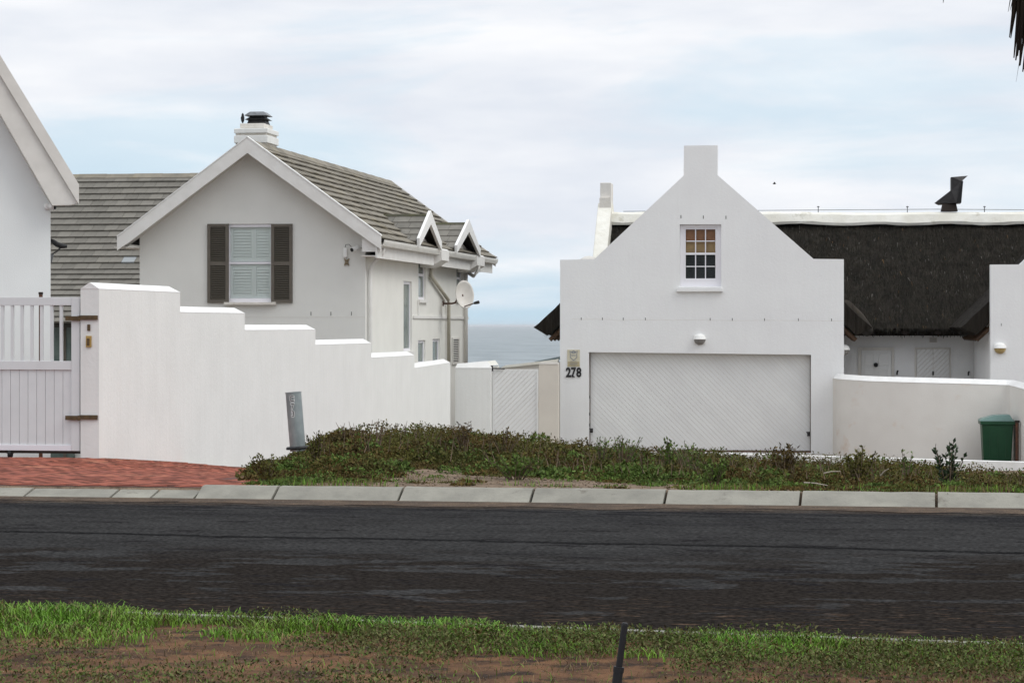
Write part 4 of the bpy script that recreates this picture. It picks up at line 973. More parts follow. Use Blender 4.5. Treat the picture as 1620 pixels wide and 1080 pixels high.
MB().tube([(a - .02, .17, zb4), (a - .02, .17, zt4)], .010, 6).build('hinge_rod', 'rust', fg)
pl = thing('pillar', 'beige wall pillar wedged between the footgate and the garage', 'pillar', YW, YW.lx(868, .3), .4, -1.6)
MB().box(YW.lx(852.5, .22), YW.lx(884.5, .40), .22, .40, -2.4, yz(576, 1.8, .3)).box(YW.lx(852.5, .22) + .05, YW.lx(885.0, 2.7), .401, 2.7, -2.4, yz(576, 1.8, .3) - .01).build('shaft', 'beige_pillar', pl)
zz_ = yz(576, 1.8, .3) + .002
MB().prism([(YW.lx(852.5, .2) - .01, zz_), (YW.lx(884.5, .4), zz_), (YW.lx(884.5, .4), zz_ + .03), (YW.lx(856, .3), zz_ + .045)], .21, .41).build('coping', 'cream_wall', pl)
# garden wall beyond the gate with pale coping rising to the right, and a blue-grey lean-to edge
bw2 = thing('garden_wall', 'white-topped garden wall behind the footgate rising towards the garage', 'wall', YW, 1.5, 3.4, -1.8)
p0, p1 = YW.lx(786, 3.2), YW.lx(884, 3.5)
MB().prism([(p0, -2.6), (p1, -2.6), (p1, yz(569, 2, 3.2)), (p0, yz(583, 1, 3.2))], 3.2, 3.4).build('wall', 'cream_wall', bw2)
MB().prism([(YW.lx(790, 3.1), yz(582.5, 1, 3.1)), (YW.lx(884, 3.5), yz(573, 2, 3.1)), (YW.lx(884, 3.5), yz(568, 2, 3.1)), (YW.lx(850, 3.1), yz(572, 2, 3.1)), (YW.lx(800, 3.1), yz(577.5, 1, 3.1))], 3.1, 3.5).build('coping', 'ridge_mortar', bw2)
ln = thing('lean_to', 'blue-grey edge of a low lean-to roof beside the garage', 'shed', YW, 2.2, 4.6, -1.8)
p0, p1 = YW.lx(846, 4.4), YW.lx(905, 4.4)
MB().prism([(p0, yz(574, 2, 4.4)), (p1, yz(566, 2, 4.4)), (p1, yz(560, 2, 4.4)), (p0, yz(571.5, 2, 4.4))], 4.4, 5.4).build('roof', 'shed_roof', ln)
MB().box(YW.lx(868, 4.6), YW.lx(902, 4.6), 4.6, 5.2, -2.6, yz(573, 2, 4.6)).build('wall', 'cream_wall', ln)

# ------------------------------------------------------------------ right: thatched house with white gabled garage
TH_ = Frame(1.098, 57.2, .12)
tp = lambda px, py, y=0: TH_.p(px, py, y)
th_ = thing('thatched_house', 'white thatched house with parapet gables, garage numbered 278 and diagonal board door', 'house', TH_, 0, 0, -1.5)
W0 = 0.0; W1 = TH_.lx(1335)
dz = lambda py, px: TH_.z(py, TH_.lx(px))
GZ = -1.75
outer = [(0, GZ), (W1, GZ), (W1, dz(410, 1335)), (TH_.lx(1287), dz(409.5, 1287)), (TH_.lx(1135), dz(277, 1135)), (TH_.lx(1135), dz(230, 1135)), (TH_.lx(1082), dz(230.5, 1082)), (TH_.lx(1081.5), dz(278, 1082)), (TH_.lx(940), dz(410, 940)), (0, dz(411, 887))]
door = [(TH_.lx(931.5), dz(713, 931)), (TH_.lx(1283), dz(716, 1283)), (TH_.lx(1283), dz(561, 1283)), (TH_.lx(931.5), dz(557, 931))]
win = [(TH_.lx(1075.5), dz(454, 1075)), (TH_.lx(1141), dz(454, 1141)), (TH_.lx(1141), dz(355, 1141)), (TH_.lx(1075.5), dz(355, 1075))]
MB().prism(outer, 0, .30, holes=[door, win]).build('front_wall', 'garage_white', th_)
MB().box(W1 - .25, W1, .301, 5.9, GZ, dz(480, 1335)).build('side_wall', 'garage_white', th_); MB().box(0, .25, .301, 8, GZ, dz(500, 887)).build('side_wall', 'garage_white', th_)
# cracks and weep slots
for p in (919.5, 953, 986, 1021, 1123.5, 1158.5, 1209.5, 1263, 1315.5): 
    y = 504.5 + (p - 919) * .0045; x = TH_.lx(p); MB().box(x - .007, x + .007, -.004, -.0005, TH_.z(y + 1.5, x), TH_.z(y - 2.5, x)).build('weep_slot', 'slot', th_)
for p, y in ((1077.3, 343), (1112.7, 343.5), (1148.5, 344)):
    x = TH_.lx(p); MB().box(x - .008, x + .008, -.004, -.0005, TH_.z(y + 2.6, x), TH_.z(y - 2.6, x)).build('weep_slot', 'slot', th_)
crk = MB(); prev = None
for i in range(120):
    px = 905 + 430 * i / 119; py = 505.6 + 2.2 * (px - 905) / 430 + (float(fbm(px * .045, 3)) - .47) * 4.0 * (1 if px < 1100 else .5); th2 = .35 + .25 * float(vn(px * .2, 1))
    x = TH_.lx(px); cur = (x, TH_.z(py, x), TH_.z(py - th2, x))
    if prev: crk.add([(prev[0], -.0012, prev[1]), (cur[0], -.0012, cur[1]), (cur[0], -.0012, cur[2]), (prev[0], -.0012, prev[2])], [(0, 1, 2, 3)])
    prev = cur
crk.build('crack_line', 'trim_dull', th_)
# garage door of diagonal boards
x0, x1 = door[0][0], door[1][0]; zb5 = door[0][1] + .02
gdoor = MB().box(x0 + .002, x1 - .002, .215, .235, zb5 - .0, door[3][1] - .005).build('garage_door', 'trim_dull', th_)
diag_boards(gdoor, x0 + .02, x1 - .02, zb5 + .01, door[3][1] - .012, .202, .2145, .0845, False, 'door_white', gap=.0065, z1b=door[2][1] - .012)
MB().box(x0 + .001, x1 - .001, .02, .28, door[0][1] - .12, zb5 - .01).build('threshold', 'rust', gdoor)
for (px, y0, y1) in ((933.5, 558, 714), (1281.8, 561, 716)):
    x = TH_.lx(px, .15); MB().box(x - .006, x + .006, .12, .17, TH_.z(y1, x), TH_.z(y0 + 1, x)).build('door_track', 'rust', gdoor)
for (px, py) in ((936, 681), (1279.5, 686.5)):
    x = TH_.lx(px, .1); z = TH_.z(py, x); MB().box(x - .035, x + .03, .09, .12, z - .05, z + .05).tube([(x - .05, .09, z + .05), (x, .09, z - .02)], .014, 6).build('latch', 'metal_dark', gdoor)
for py in (628, 655, 672): 
    x = TH_.lx(933, .1); z = TH_.z(py, x); MB().box(x - .012, x + .014, .10, .119, z - .035, z + .035).build('hinge', 'metal_dark', gdoor)
# sash window
wa, wb = win[0][0], win[1][0]; wz0_, wz1_ = win[0][1], win[2][1]
gx0_, gx1_ = TH_.lx(1084.8, .12), TH_.lx(1131.8, .12); gz0_, gz1_ = TH_.z(440.5, wa, .12), TH_.z(363, wa, .12)
wo = MB().prism([(wa + .003, wz0_ + .003), (wb - .003, wz0_ + .003), (wb - .003, wz1_ - .003), (wa + .003, wz1_ - .003)], .09, .16, holes=[[(gx0_ - .04, gz0_ - .05), (gx1_ + .04, gz0_ - .05), (gx1_ + .04, gz1_ + .03), (gx0_ - .04, gz1_ + .03)]]).build('sash_window', 'frame_white', th_)
MB().prism([(gx0_ - .038, gz0_ - .048), (gx1_ + .038, gz0_ - .048), (gx1_ + .038, gz1_ + .028), (gx0_ - .038, gz1_ + .028)], .105, .155, holes=[[(gx0_, gz0_), (gx1_, gz0_), (gx1_, gz1_), (gx0_, gz1_)]]).build('sash', 'frame_white', wo)
zmid = TH_.z(401.5, wa, .12)
MB().box(gx0_ + .001, gx1_ - .001, .10, .15, zmid - .024, zmid + .024).build('meeting_rail', 'frame_white', wo)
rows_ = [(gz0_, TH_.z(422.3, wa, .12)), (TH_.z(420.8, wa, .12), zmid - .025), (zmid + .025, TH_.z(382.3, wa, .12)), (TH_.z(380.8, wa, .12), gz1_)]
cw_ = (gx1_ - gx0_) / 3
for k in (1, 2): MB().box(gx0_ + cw_ * k - .011, gx0_ + cw_ * k + .011, .11, .145, gz0_ + .001, zmid - .025).box(gx0_ + cw_ * k - .011, gx0_ + cw_ * k + .011, .11, .145, zmid + .025, gz1_ - .001).build('glazing_bar', 'frame_white', wo)
for (za, zb) in ((rows_[0][1], rows_[1][0]), (rows_[2][1], rows_[3][0])):
    for k in range(3): MB().box(gx0_ + cw_ * k + .012, gx0_ + cw_ * (k + 1) - .012, .112, .143, min(za, zb), max(za, zb)).build('glazing_bar', 'frame_white', wo)
for ri, (za, zb) in enumerate(rows_):
    for k in range(3): MB().box(gx0_ + cw_ * k + .011, gx0_ + cw_ * (k + 1) - .011, .125, .130, za + .001, zb - .001).build('pane', 'glass', wo)
MB().box(gx0_ - .05, gx1_ + .05, .20, .22, zmid, gz1_ + .05).build('roller_blind', 'blind_tan', wo)
MB().box(gx0_ - .05, gx1_ + .05, .19, .199, TH_.z(382, wa, .12), gz1_ + .05).build('blind_valance', 'blind_orange', wo)
MB().box(gx0_ - .3, gx1_ + .3, .28, .285, gz0_ - .1, zmid + .1).build('dark_room', 'black', wo)
MB().box(TH_.lx(1070.5, -.08), TH_.lx(1143.5, -.08), -.08, .088, TH_.z(461.5, wa), TH_.z(456, wa)).box(TH_.lx(1073, -.05), TH_.lx(1142, -.05), -.05, .088, TH_.z(455.8, wa), TH_.z(453.5, wa)).build('sill', 'garage_white', wo, bevel=.008)
# right wing: matching gable wall, cut by the picture edge
R0 = TH_.lx(1567); zR = dz(418.5, 1567); R1 = R0 + W1
xs = TH_.lx(1613)
MB().prism([(R0, GZ), (R1, GZ), (R1, zR), (R1 - (xs - R0), zR), (R0 + W1 / 2 + .4, zR + (W1 / 2 - .4 - (xs - R0)) * .95), (R0 + W1 / 2 + .4, zR + 2.7), (R0 + W1 / 2 - .4, zR + 2.7), (R0 + W1 / 2 - .4, zR + (W1 / 2 - .4 - (xs - R0)) * .95), (xs, zR), (R0, zR)], 0, .30).build('wing_front_wall', 'garage_white', th_)
MB().box(R0, R0 + .25, .301, 5.9, GZ, dz(480, 1567)).build('wing_side_wall', 'garage_white', th_); MB().box(R1 - .25, R1, .301, 8, GZ, zR - .8).build('wing_side_wall', 'garage_white', th_)
MB().box(TH_.lx(1584) - .006, TH_.lx(1584) + .006, -.004, -.0005, dz(515.5, 1584), dz(511.5, 1584)).build('weep_slot', 'slot', th_)
# thatch: thick lumpy slabs with ragged cut eaves
def thatch_slab(nm, P, nA, nB, thick, parent=th_, rag=.05, lump=.05, seed=0, m='thatch', cat=None):
    """P: four corners (eave0, eave1, ridge1, ridge0) of the outer surface"""
    P = [Vector(p) for p in P]; nrm = (P[1] - P[0]).cross(P[3] - P[0]).normalized()
    if nrm.z < 0: nrm = -nrm
    top = []; bot = []
    for j in range(nB + 1):
        for i in range(nA + 1):
            a_, b_ = i / nA, j / nB
            p = (P[0] * (1 - a_) + P[1] * a_) * (1 - b_) + (P[3] * (1 - a_) + P[2] * a_) * b_
            d = lump * (float(fbm(i * .55 + seed, j * .35 + seed, 3)) - .45) * 2
            if j == 0: p = p + (P[0] - P[3]).normalized() * rag * (float(vn(i * .9 + seed, 5)) + random.random() * .6 - .5)
            t_ = p + nrm * d; top.append(t_)
            q_ = p - nrm * thick + (Vector((0, 0, 0)))
            if j == 0: q_ = p - nrm * thick * .9 + (P[3] - P[0]).normalized() * .12 + Vector((0, 0, random.uniform(-.04, .03)))
            bot.append(q_)
    n = len(top); W_ = nA + 1; fs = []
    for j in range(nB):
        for i in range(nA):
            a_ = j * W_ + i; fs.append((a_, a_ + 1, a_ + W_ + 1, a_ + W_)); fs.append((n + a_, n + a_ + W_, n + a_ + W_ + 1, n + a_ + 1))
    for i in range(nA): fs.append((i, n + i, n + i + 1, i + 1)); a_ = nB * W_ + i; fs.append((a_, a_ + 1, n + a_ + 1, n + a_))
    for j in range(nB): a_ = j * W_; fs.append((a_, a_ + W_, n + a_ + W_, n + a_)); a_ = j * W_ + nA; fs.append((a_, n + a_, n + a_ + W_, a_ + W_))
    o = MB().add(top + bot, fs).build(nm, m, parent, smooth=False)
    return o, P, nrm
def straws(parent, P, nrm, count, ln=(.08, .25), wd=.010, mats=('straw', 'straw_grey', 'straw_brown'), pm=(.72, .2, .08), edge=False, lift=.05, thick=.3):
    """short straws lying on the slope or hanging off the cut edge; one joined part"""
    dn = (P[0] - P[3]).normalized(); al = (P[1] - P[0]).normalized(); L0 = (P[3] - P[0]).length; ox_, oy_, oz_ = ROOTZ[rootof(parent).name]
    a_ = rng.random(count); b_ = rng.random(count) if not edge else rng.random(count) * .02
    base = np.array([list(P[0])]) * ((1 - a_) * (1 - b_))[:, None] + np.array([list(P[1])]) * (a_ * (1 - b_))[:, None] + np.array([list(P[2])]) * (a_ * b_)[:, None] + np.array([list(P[3])]) * ((1 - a_) * b_)[:, None]
    nn = np.array(list(nrm)); dnn = np.array(list(dn)); aln = np.array(list(al))
    if edge: base = base - nn * (rng.random(count) * thick * .95)[:, None] - dnn * .08
    else: base = base + nn * (rng.random(count)[:, None] * lift)
    L_ = rng.uniform(ln[0], ln[1], count)[:, None]
    d = dnn + aln * rng.normal(0, .16, count)[:, None] + nn * rng.normal(.05, .10, count)[:, None] + np.array([0, 0, -1]) * (rng.random(count)[:, None] * (.35 if edge else .0))
    w_ = aln * wd * rng.uniform(.6, 1.6, count)[:, None]
    V = np.stack([base - w_, base + w_, base + d * L_ + w_ * .3, base + d * L_ - w_ * .3], 1).reshape(-1, 3) - np.array([ox_, oy_, oz_])
    Fq_ = np.arange(count * 4).reshape(-1, 4)
    mi = rng.choice(len(mats), count, p=pm)
    npmesh('loose_straw', V, Fq_, None, parent, matidx=mi, mats=list(mats))
TT = .30
rgY = 8.6; eav = 5.15
# main range
xm0, xm1 = .30, R1 + .5
zrg0 = TH_.z(347, 1.2, rgY); zrgN = TH_.z(349, TH_.lx(1620, rgY), rgY)
zev = TH_.z(519, 8, eav)
Pm = [(xm0, eav, zev), (xm1, eav, zev), (xm1, rgY, zrgN), (xm0, rgY, zrg0)]
roof, P_, nr_ = thatch_slab('thatch_roof', Pm, 200, 60, TT, seed=3, lump=.035)
straws(roof, P_, nr_, 36000, (.08, .22), .008, pm=(.978, .015, .007), lift=.02)
straws(roof, P_, nr_, 5000, (.03, .11), .012, edge=True, pm=(.96, .03, .01))
Pb = [(xm1, 2 * rgY - eav, zev), (xm0, 2 * rgY - eav, zev), (xm0, rgY + .001, zrg0), (xm1, rgY + .001, zrgN)]
thatch_slab('thatch_roof', Pb, 60, 20, TT, seed=9)
# garage range, running back from the gable
def cross_range(x0, x1, zs0, seed, hw=.62):
    xm_ = (x0 + x1) / 2; zr_ = zs0 + (xm_ - x0 + hw) * .94
    for sgn, xe in ((1, x0 - hw), (-1, x1 + hw)):
        e0, e1 = (xe, .303, zs0), (xe, rgY - 1.0, zs0); r1_, r0_ = (xm_, rgY - 1.0, zr_), (xm_, .303, zr_)
        o, PP, nn = thatch_slab('thatch_roof', [e0, e1, r1_, r0_], 60, 40, .36, seed=seed, lump=.03, rag=.06)
        straws(o, PP, nn, 5000, (.03, .10), .010, edge=True, thick=.36, pm=(.70, .18, .12))
        # cut face at the gable end and timber below the eave
        tb = MB()
        xi = xe + sgn * .34
        for k in range(7): tb.tube([(xi, .45 + k * .82, zs0 - .30), (xi + sgn * .9, .45 + k * .82, zs0 - .30 + .9 * .94)], .05, 7)
        tb.build('rafter_ends', 'timber', th_, kind='stuff')
cross_range(0, W1, TH_.z(517, 0), 21); cross_range(R0, R1, TH_.z(517, R0), 33)
# mortar ridge cap with small conductor pins
cap = MB(); n = 60; prof = [(-.34, -.20), (-.36, -.13), (-.26, .07), (-.16, .13), (.16, .13), (.26, .07), (.36, -.13), (.34, -.20)]
vs_ = []
for i in range(n + 1):
    x = xm0 - .05 + (xm1 - xm0 + .05) * i / n; z = zrg0 + (zrgN - zrg0) * i / n + .05 + .035 * (float(fbm(i * .12, 2)) - .45) * 2
    for (y, zz2) in prof: vs_.append((x, rgY + y + random.uniform(-.008, .008), z + zz2 + random.uniform(-.008, .008) - (.04 * math.sin(i * .9) if zz2 < -.1 else 0) * .5))
m = len(prof); fs = [(i * m + k, (i + 1) * m + k, (i + 1) * m + k + 1, i * m + k + 1) for i in range(n) for k in range(m - 1)]; fs += [tuple(range(m)), tuple(n * m + k for k in range(m))[::-1]]
rc = cap.add(vs_, fs).build('ridge_cap', 'ridge_mortar', roof)
for px in (1294.5, 1435.5, 1557.5):
    x = TH_.lx(px, rgY); z = TH_.z(334, x, rgY); MB().tube([(x, rgY, z - .06), (x, rgY, z + .13)], .012, 5).build('conductor_pin', 'metal_light', roof)
    MB().box(x - .03, x + .03, rgY - .015, rgY + .015, z + .10, z + .125).build('conductor_clip', 'metal_light', roof)
MB().tube([(xm0 + .5, rgY, zrg0 + .21), (TH_.lx(1480, rgY), rgY, TH_.z(331, 9, rgY)), (xm1, rgY, zrgN + .215)], .008, 4).build('conductor_wire', 'metal_light', roof)
# left parapet gable of the main range, and its chimney
pw = MB(); gx = TH_.lx(947.5, rgY); gt = .36
slope = (zrg0 - zev) / (rgY - eav)
pw.prism([(eav - .25, GZ), (eav - .25, zev + .22), (rgY - .25, zrg0 + .42), (rgY + .25, zrg0 + .42), (2 * rgY - eav + .25, zev + .22), (2 * rgY - eav + .25, GZ)], gx, gx + gt, axis='x')
pw.build('end_gable', 'ridge_mortar', th_, bevel=.02)
cx1, cx2 = TH_.lx(949.5, rgY - .3), TH_.lx(966.5, rgY - .3)
MB().box(cx1, cx2, rgY - .3, rgY + .4, zrg0 + .3, TH_.z(289, cx1, rgY - .3)).build('chimney', 'cream_wall', th_, bevel=.012)
MB().prism([(cx1 - .01, zrg0 + .55), (cx2 + .0, zrg0 + .55), (cx2 + .03, zrg0 - .4), (cx1 - .02, zrg0 - .4)], rgY - .40, rgY - .301).build('chimney_breast', 'old_plaster', th_)
# rounded plaster lump behind the left shoulder
lp = MB(); lp.lathe([(0.001, .17), (.10, .155), (.19, .10), (.23, 0)], 0, 0, 16); x = TH_.lx(931, .9)
lp.build('plaster_dome', 'trim_dull', th_, smooth=True, xf=Matrix.Translation((x, 1.0, dz(411, 931) - .05)))
MB().box(TH_.lx(915, .6), TH_.lx(942, .6), .5, .9, dz(411.5, 930) - .1, dz(409.2, 930)).build('plaster_ledge', 'old_plaster', th_)
# ridge cowl: folded steel wind scoop
cwt = thing('chimney_cowl', 'angular dark steel wind cowl standing on the thatched roof ridge', 'chimney cowl', TH_, TH_.lx(1503, rgY), rgY, TH_.z(329, 9, rgY))
q = lambda px, py, y: Vector((TH_.lx(px, rgY), rgY + y, TH_.z(py, TH_.lx(px, rgY), rgY)))
sq(MB(), TH_.lx(1501.5, rgY), rgY, [(.21, q(1501, 329.5, 0).z - .08), (.17, q(1501, 322.5, 0).z)]).build('base', 'timber_dark', cwt)
def shell(pts, y0, y1, nm, m): 
    return MB().add([q(a, b, y0) for a, b in pts] + [q(a, b, y1) for a, b in pts], [tuple(range(len(pts))), tuple(range(len(pts), 2 * len(pts)))[::-1]] + [(i, (i + 1) % len(pts), len(pts) + (i + 1) % len(pts), len(pts) + i) for i in range(len(pts))]).build(nm, m, cwt)
# lower skirt as a skewed pyramid fold
a1, a2, a3, a4, a5 = q(1478, 321.5, 0), q(1504, 301.5, -.22), q(1520.5, 287, -.20), q(1511.5, 322, -.30), q(1485, 324, .25)
MB().add([a1, a2, a3, a4, a5, q(1520, 322, .2), q(1522.5, 288, .1)], [(0, 3, 2, 1), (0, 1, 2, 6, 4), (3, 5, 6, 2), (0, 4, 5, 3), (4, 6, 5)]).build('skirt', 'metal_dark', cwt)
shell([(1511.7, 322), (1519.8, 321.7), (1522.8, 287.5), (1520.6, 287)], -.29, .15, 'wind_slot', 'black')
MB().add([q(1504, 281, -.2), q(1504, 302, -.2), q(1521, 287.2, -.2), q(1531, 278.2, -.05), q(1504, 281, .2), q(1504, 302, .2), q(1521, 287.2, .2), q(1531, 278.2, .05)],
         [(0, 1, 2, 3), (7, 6, 5, 4), (0, 3, 7, 4), (1, 0, 4, 5), (3, 2, 6, 7), (2, 1, 5, 6)]).build('hood', 'metal_dark', cwt)
# porch: back wall, doors, vent and pole ends
py_ = 5.95
MB().box(W1 - .3, R0 + .1, py_, py_ + .25, GZ, zev - .02).build('porch_wall', 'garage_white', th_)
qx = lambda px: TH_.lx(px, py_); qz = lambda py: TH_.z(py, 8, py_)
d1 = MB().prism([(qx(1357.5), GZ), (qx(1414.5), GZ), (qx(1414.5), qz(549.5)), (qx(1357.5), qz(549.5))], py_ - .05, py_ - .002, holes=[[(qx(1362.5), GZ + .05), (qx(1410.5), GZ + .05), (qx(1410.5), qz(554)), (qx(1362.5), qz(554))]]).build('front_door', 'trim_dull', th_)
MB().box(qx(1363), qx(1410), py_ - .03, py_ - .004, GZ + .05, qz(554.5)).build('leaf', 'door_white', d1)
for (a, b) in ((1368, 1382), (1390, 1405)):
    for (c_, d_) in ((559, 578), (583, 608)): MB().box(qx(a), qx(b), py_ - .045, py_ - .031, qz(d_), qz(c_)).build('panel', 'door_white', d1, bevel=.01)
kn = []
for i in range(12): t_ = i * math.pi / 6; kn.append((qx(1385.5) + .05 * math.cos(t_) * (1.15 if i % 3 else .95), qz(577) + .055 * math.sin(t_)))
MB().prism(kn, py_ - .09, py_ - .032).build('knocker', 'black', d1)
d2 = MB().prism([(qx(1447), GZ), (qx(1504), GZ), (qx(1504), qz(549.5)), (qx(1447), qz(549.5))], py_ - .045, py_ - .002, holes=[[(qx(1449.5), GZ + .05), (qx(1502), GZ + .05), (qx(1502), qz(552)), (qx(1449.5), qz(552))]]).build('double_door', 'trim_dull', th_)
MB().box(qx(1450), qx(1501.5), py_ - .012, py_ - .004, GZ + .05, qz(552)).build('backing_sheet', 'trim_dull', d2)
xmid = qx(1476)
diag_boards(d2, qx(1450.5), xmid - .008, GZ + .9, qz(552.5), py_ - .035, py_ - .013, .085, True, 'door_white', gap=.012)
diag_boards(d2, xmid + .008, qx(1501), GZ + .9, qz(552.5), py_ - .035, py_ - .013, .085, True, 'door_white', gap=.012)
MB().box(xmid - .02, xmid + .02, py_ - .06, py_ - .036, qz(593), qz(587)).build('handle', 'metal_dark', d2)
MB().box(qx(1470), qx(1482.5), py_ - .03, py_ - .002, qz(541.5), qz(534)).build('air_vent', 'trim_dull', th_)
vn_ = MB()
for i in range(4): z = qz(541) + (qz(534.5) - qz(541)) * (i + .5) / 4; vn_.box(qx(1471), qx(1481.5), py_ - .034, py_ - .031, z - .006, z + .006)
vn_.build('air_vent_slots', 'shade_grey', th_)
for px in (1352, 1378, 1432, 1484.5, 1530):
    x = TH_.lx(px, eav + .1); z = TH_.z(524.5, x, eav)
    MB().tube([(x, eav + .12, z - .02), (x, py_ + .2, z + .55)], .075, 10).build('roof_pole', 'timber_dark', th_)
for (px, py) in ((1419, 589), (1531.5, 590)):
    x = qx(px); MB().tube([(x, py_ - .12, qz(py + 3)), (x, py_ - .10, qz(py)), (x + .02, py_ - .08, qz(py - 3))], .022, 6).tube([(x, py_ - .1, qz(py)), (x, py_ - .003, qz(py))], .012, 5).build('coat_hook', 'black', th_)
# slanted valley logs where the cross ranges meet the porch roof
for (A_, B_) in (((1337, 487, .6), (1372, 522, 4.6)), ((1564, 487, .6), (1524, 522, 4.6))):
    pa = Vector((TH_.lx(A_[0], 2.6), 2.6, TH_.z(A_[1], TH_.lx(A_[0], 2.6), 2.6))); pb = Vector((TH_.lx(B_[0], 4.7), 4.7, TH_.z(B_[1] + .5, TH_.lx(B_[0], 4.7), 4.7)))
    MB().tube([pa, pa * .5 + pb * .5 + Vector((0, 0, .03)), pb], [.20, .19, .15], 12).build('valley_roll', 'reed_end', th_, smooth=True)

def bowl_lamp(label, x, z, top='trim_bright', bot='shade_grey', y=0.0, face=-1, rot=0, s_=1.0):
    o = thing('wall_lamp', label, 'lamp', TH_, x, y, z)
    M = Matrix.Translation((x, y, z)) @ Matrix.Rotation(rot, 4, 'Z')
    up = MB(); dn = MB(); r = .135 * s_
    pr = [(r * math.cos(t_), r * .75 * math.sin(t_)) for t_ in np.linspace(0, math.pi / 2, 7)]
    up.lathe([(r * 1.05, -.01), (r * 1.05, .015)] + [(a * 1.0, b + .016) for a, b in pr], 0, 0, 16, a0=math.pi, a1=2 * math.pi)
    up.build('hood', top, o, smooth=True, xf=M)
    dn.lathe([(r * .98, -.011)] + [(a * .98, -b * 1.25 - .011) for a, b in pr], 0, 0, 16, a0=math.pi, a1=2 * math.pi)
    dn.build('bowl', bot, o, smooth=True, xf=M)
    MB().box(-r, r, -.012, -.001, -r * .9, r * .7).build('back_plate', top, o, xf=M)
    return o
bowl_lamp('white and grey bowl wall lamp centred above the garage door', TH_.lx(1107), dz(536, 1107))
bowl_lamp('amber bowl wall lamp on the white gable wall at the right edge', TH_.lx(1582), dz(550, 1582), bot='shade_amber')
bowl_lamp('white and grey bowl lamp on the garage side wall by the porch', W1 + .002, dz(553, 1336), y=.55, rot=R(90))
# house plaque and number
pq = thing('security_plaque', 'small pale yellow security plaque with a shield, above the number 278', 'sign', TH_, TH_.lx(907), -.005, dz(580, 907))
A_, B_ = TH_.lx(897.5), TH_.lx(917.5); Z0, Z1 = dz(580, 907), dz(553, 907)
MB().box(A_, B_, -.012, -.001, Z0, Z1).build('plate', 'plaque', pq)
MB().box(A_ + .012, B_ - .012, -.015, -.0125, Z0 + .01, Z0 + .12).build('lower_panel', 'plaque_ochre', pq)
cxp = (A_ + B_) / 2; cz = Z1 - .125; wv = .092
sh_o = [(-wv, .10), (-wv * .55, .085), (0, .11), (wv * .55, .085), (wv, .10), (wv * .86, .02), (wv * .92, -.05), (wv * .5, -.09), (0, -.125), (-wv * .5, -.09), (-wv * .92, -.05), (-wv * .86, .02)]
MB().prism([(cxp + a, cz + b) for a, b in sh_o], -.016, -.0125, holes=[[(cxp + a * .82, cz + b * .82 - .003) for a, b in sh_o]]).build('shield', 'plaque_line', pq)
MB().box(cxp - .05, cxp + .05, -.0165, -.0126, cz + .045, cz + .072).build('shield_band', 'plaque_line', pq)
tl = MB()
for r_, (zz3, wd_) in enumerate(((cz + .012, .05), (cz - .012, .055), (Z0 + .128, .07), (Z0 + .098, .095), (Z0 + .075, .085), (Z0 + .052, .09), (Z0 + .03, .06))):
    x = cxp - wd_
    while x < cxp + wd_:
        l_ = random.uniform(.008, .02); tl.box(x, min(x + l_, cxp + wd_), -.0185, -.0165, zz3 - .005, zz3 + .005); x += l_ + .006
tl.build('fine_print', 'plaque_line', pq)
def text_mesh(body_, size, bold=0, ext=.004):
    cu = bpy.data.curves.new('lettering', 'FONT'); cu.body = body_; cu.size = size; cu.offset = bold; cu.extrude = ext; cu.align_x = 'CENTER'; cu.resolution_u = 4
    o = bpy.data.objects.new('lettering', cu); C.objects.link(o); dg = bpy.context.evaluated_depsgraph_get(); dg.update()
    me = bpy.data.meshes.new_from_object(o.evaluated_get(dg)); vs_ = [tuple(v.co) for v in me.vertices]; fs = [tuple(p.vertices) for p in me.polygons]
    bpy.data.objects.remove(o); bpy.data.curves.remove(cu); bpy.data.meshes.remove(me); return vs_, fs
num = thing('house_number', 'black bold house number 278 beside the garage door', 'sign', TH_, TH_.lx(907.5), -.01, dz(596.5, 907))
for ch_, px in (('2', 899.4), ('7', 907.6), ('8', 915.8)):
    vs_, fs = text_mesh(ch_, .30, .011, .008); xs_ = [v[0] for v in vs_]; ys_ = [v[1] for v in vs_]; hx = (max(xs_) - min(xs_)); cxv = (max(xs_) + min(xs_)) / 2
    sx_ = .118 / hx; h = max(ys_) - min(ys_); sy_ = .225 / h; x = TH_.lx(px)
    v2 = [(x + (v[0] - cxv) * sx_ + .0, -.012 - v[2] * .8, dz(596.5, 907) + (v[1] - min(ys_)) * sy_) for v in vs_]
    MB().add(v2, fs).build('digit', 'ink', num)
# serifs: the photographed numerals have flared feet
x7, x2 = TH_.lx(907.6), TH_.lx(899.4); zb6 = dz(596.5, 907)
MB().prism([(x7 - .055, zb6 + .225), (x7 - .055, zb6 + .175), (x7 - .035, zb6 + .195), (x7 - .03, zb6 + .225)], -.022, -.004).prism([(x7 - .045, zb6), (x7 + .03, zb6), (x7 + .012, zb6 + .03), (x7 - .03, zb6 + .03)], -.0225, -.0045).build('serif', 'ink', num)
MB().prism([(x2 + .03, zb6 + .001), (x2 + .062, zb6 + .001), (x2 + .062, zb6 + .065), (x2 + .045, zb6 + .04)], -.022, -.004).build('serif', 'ink', num)

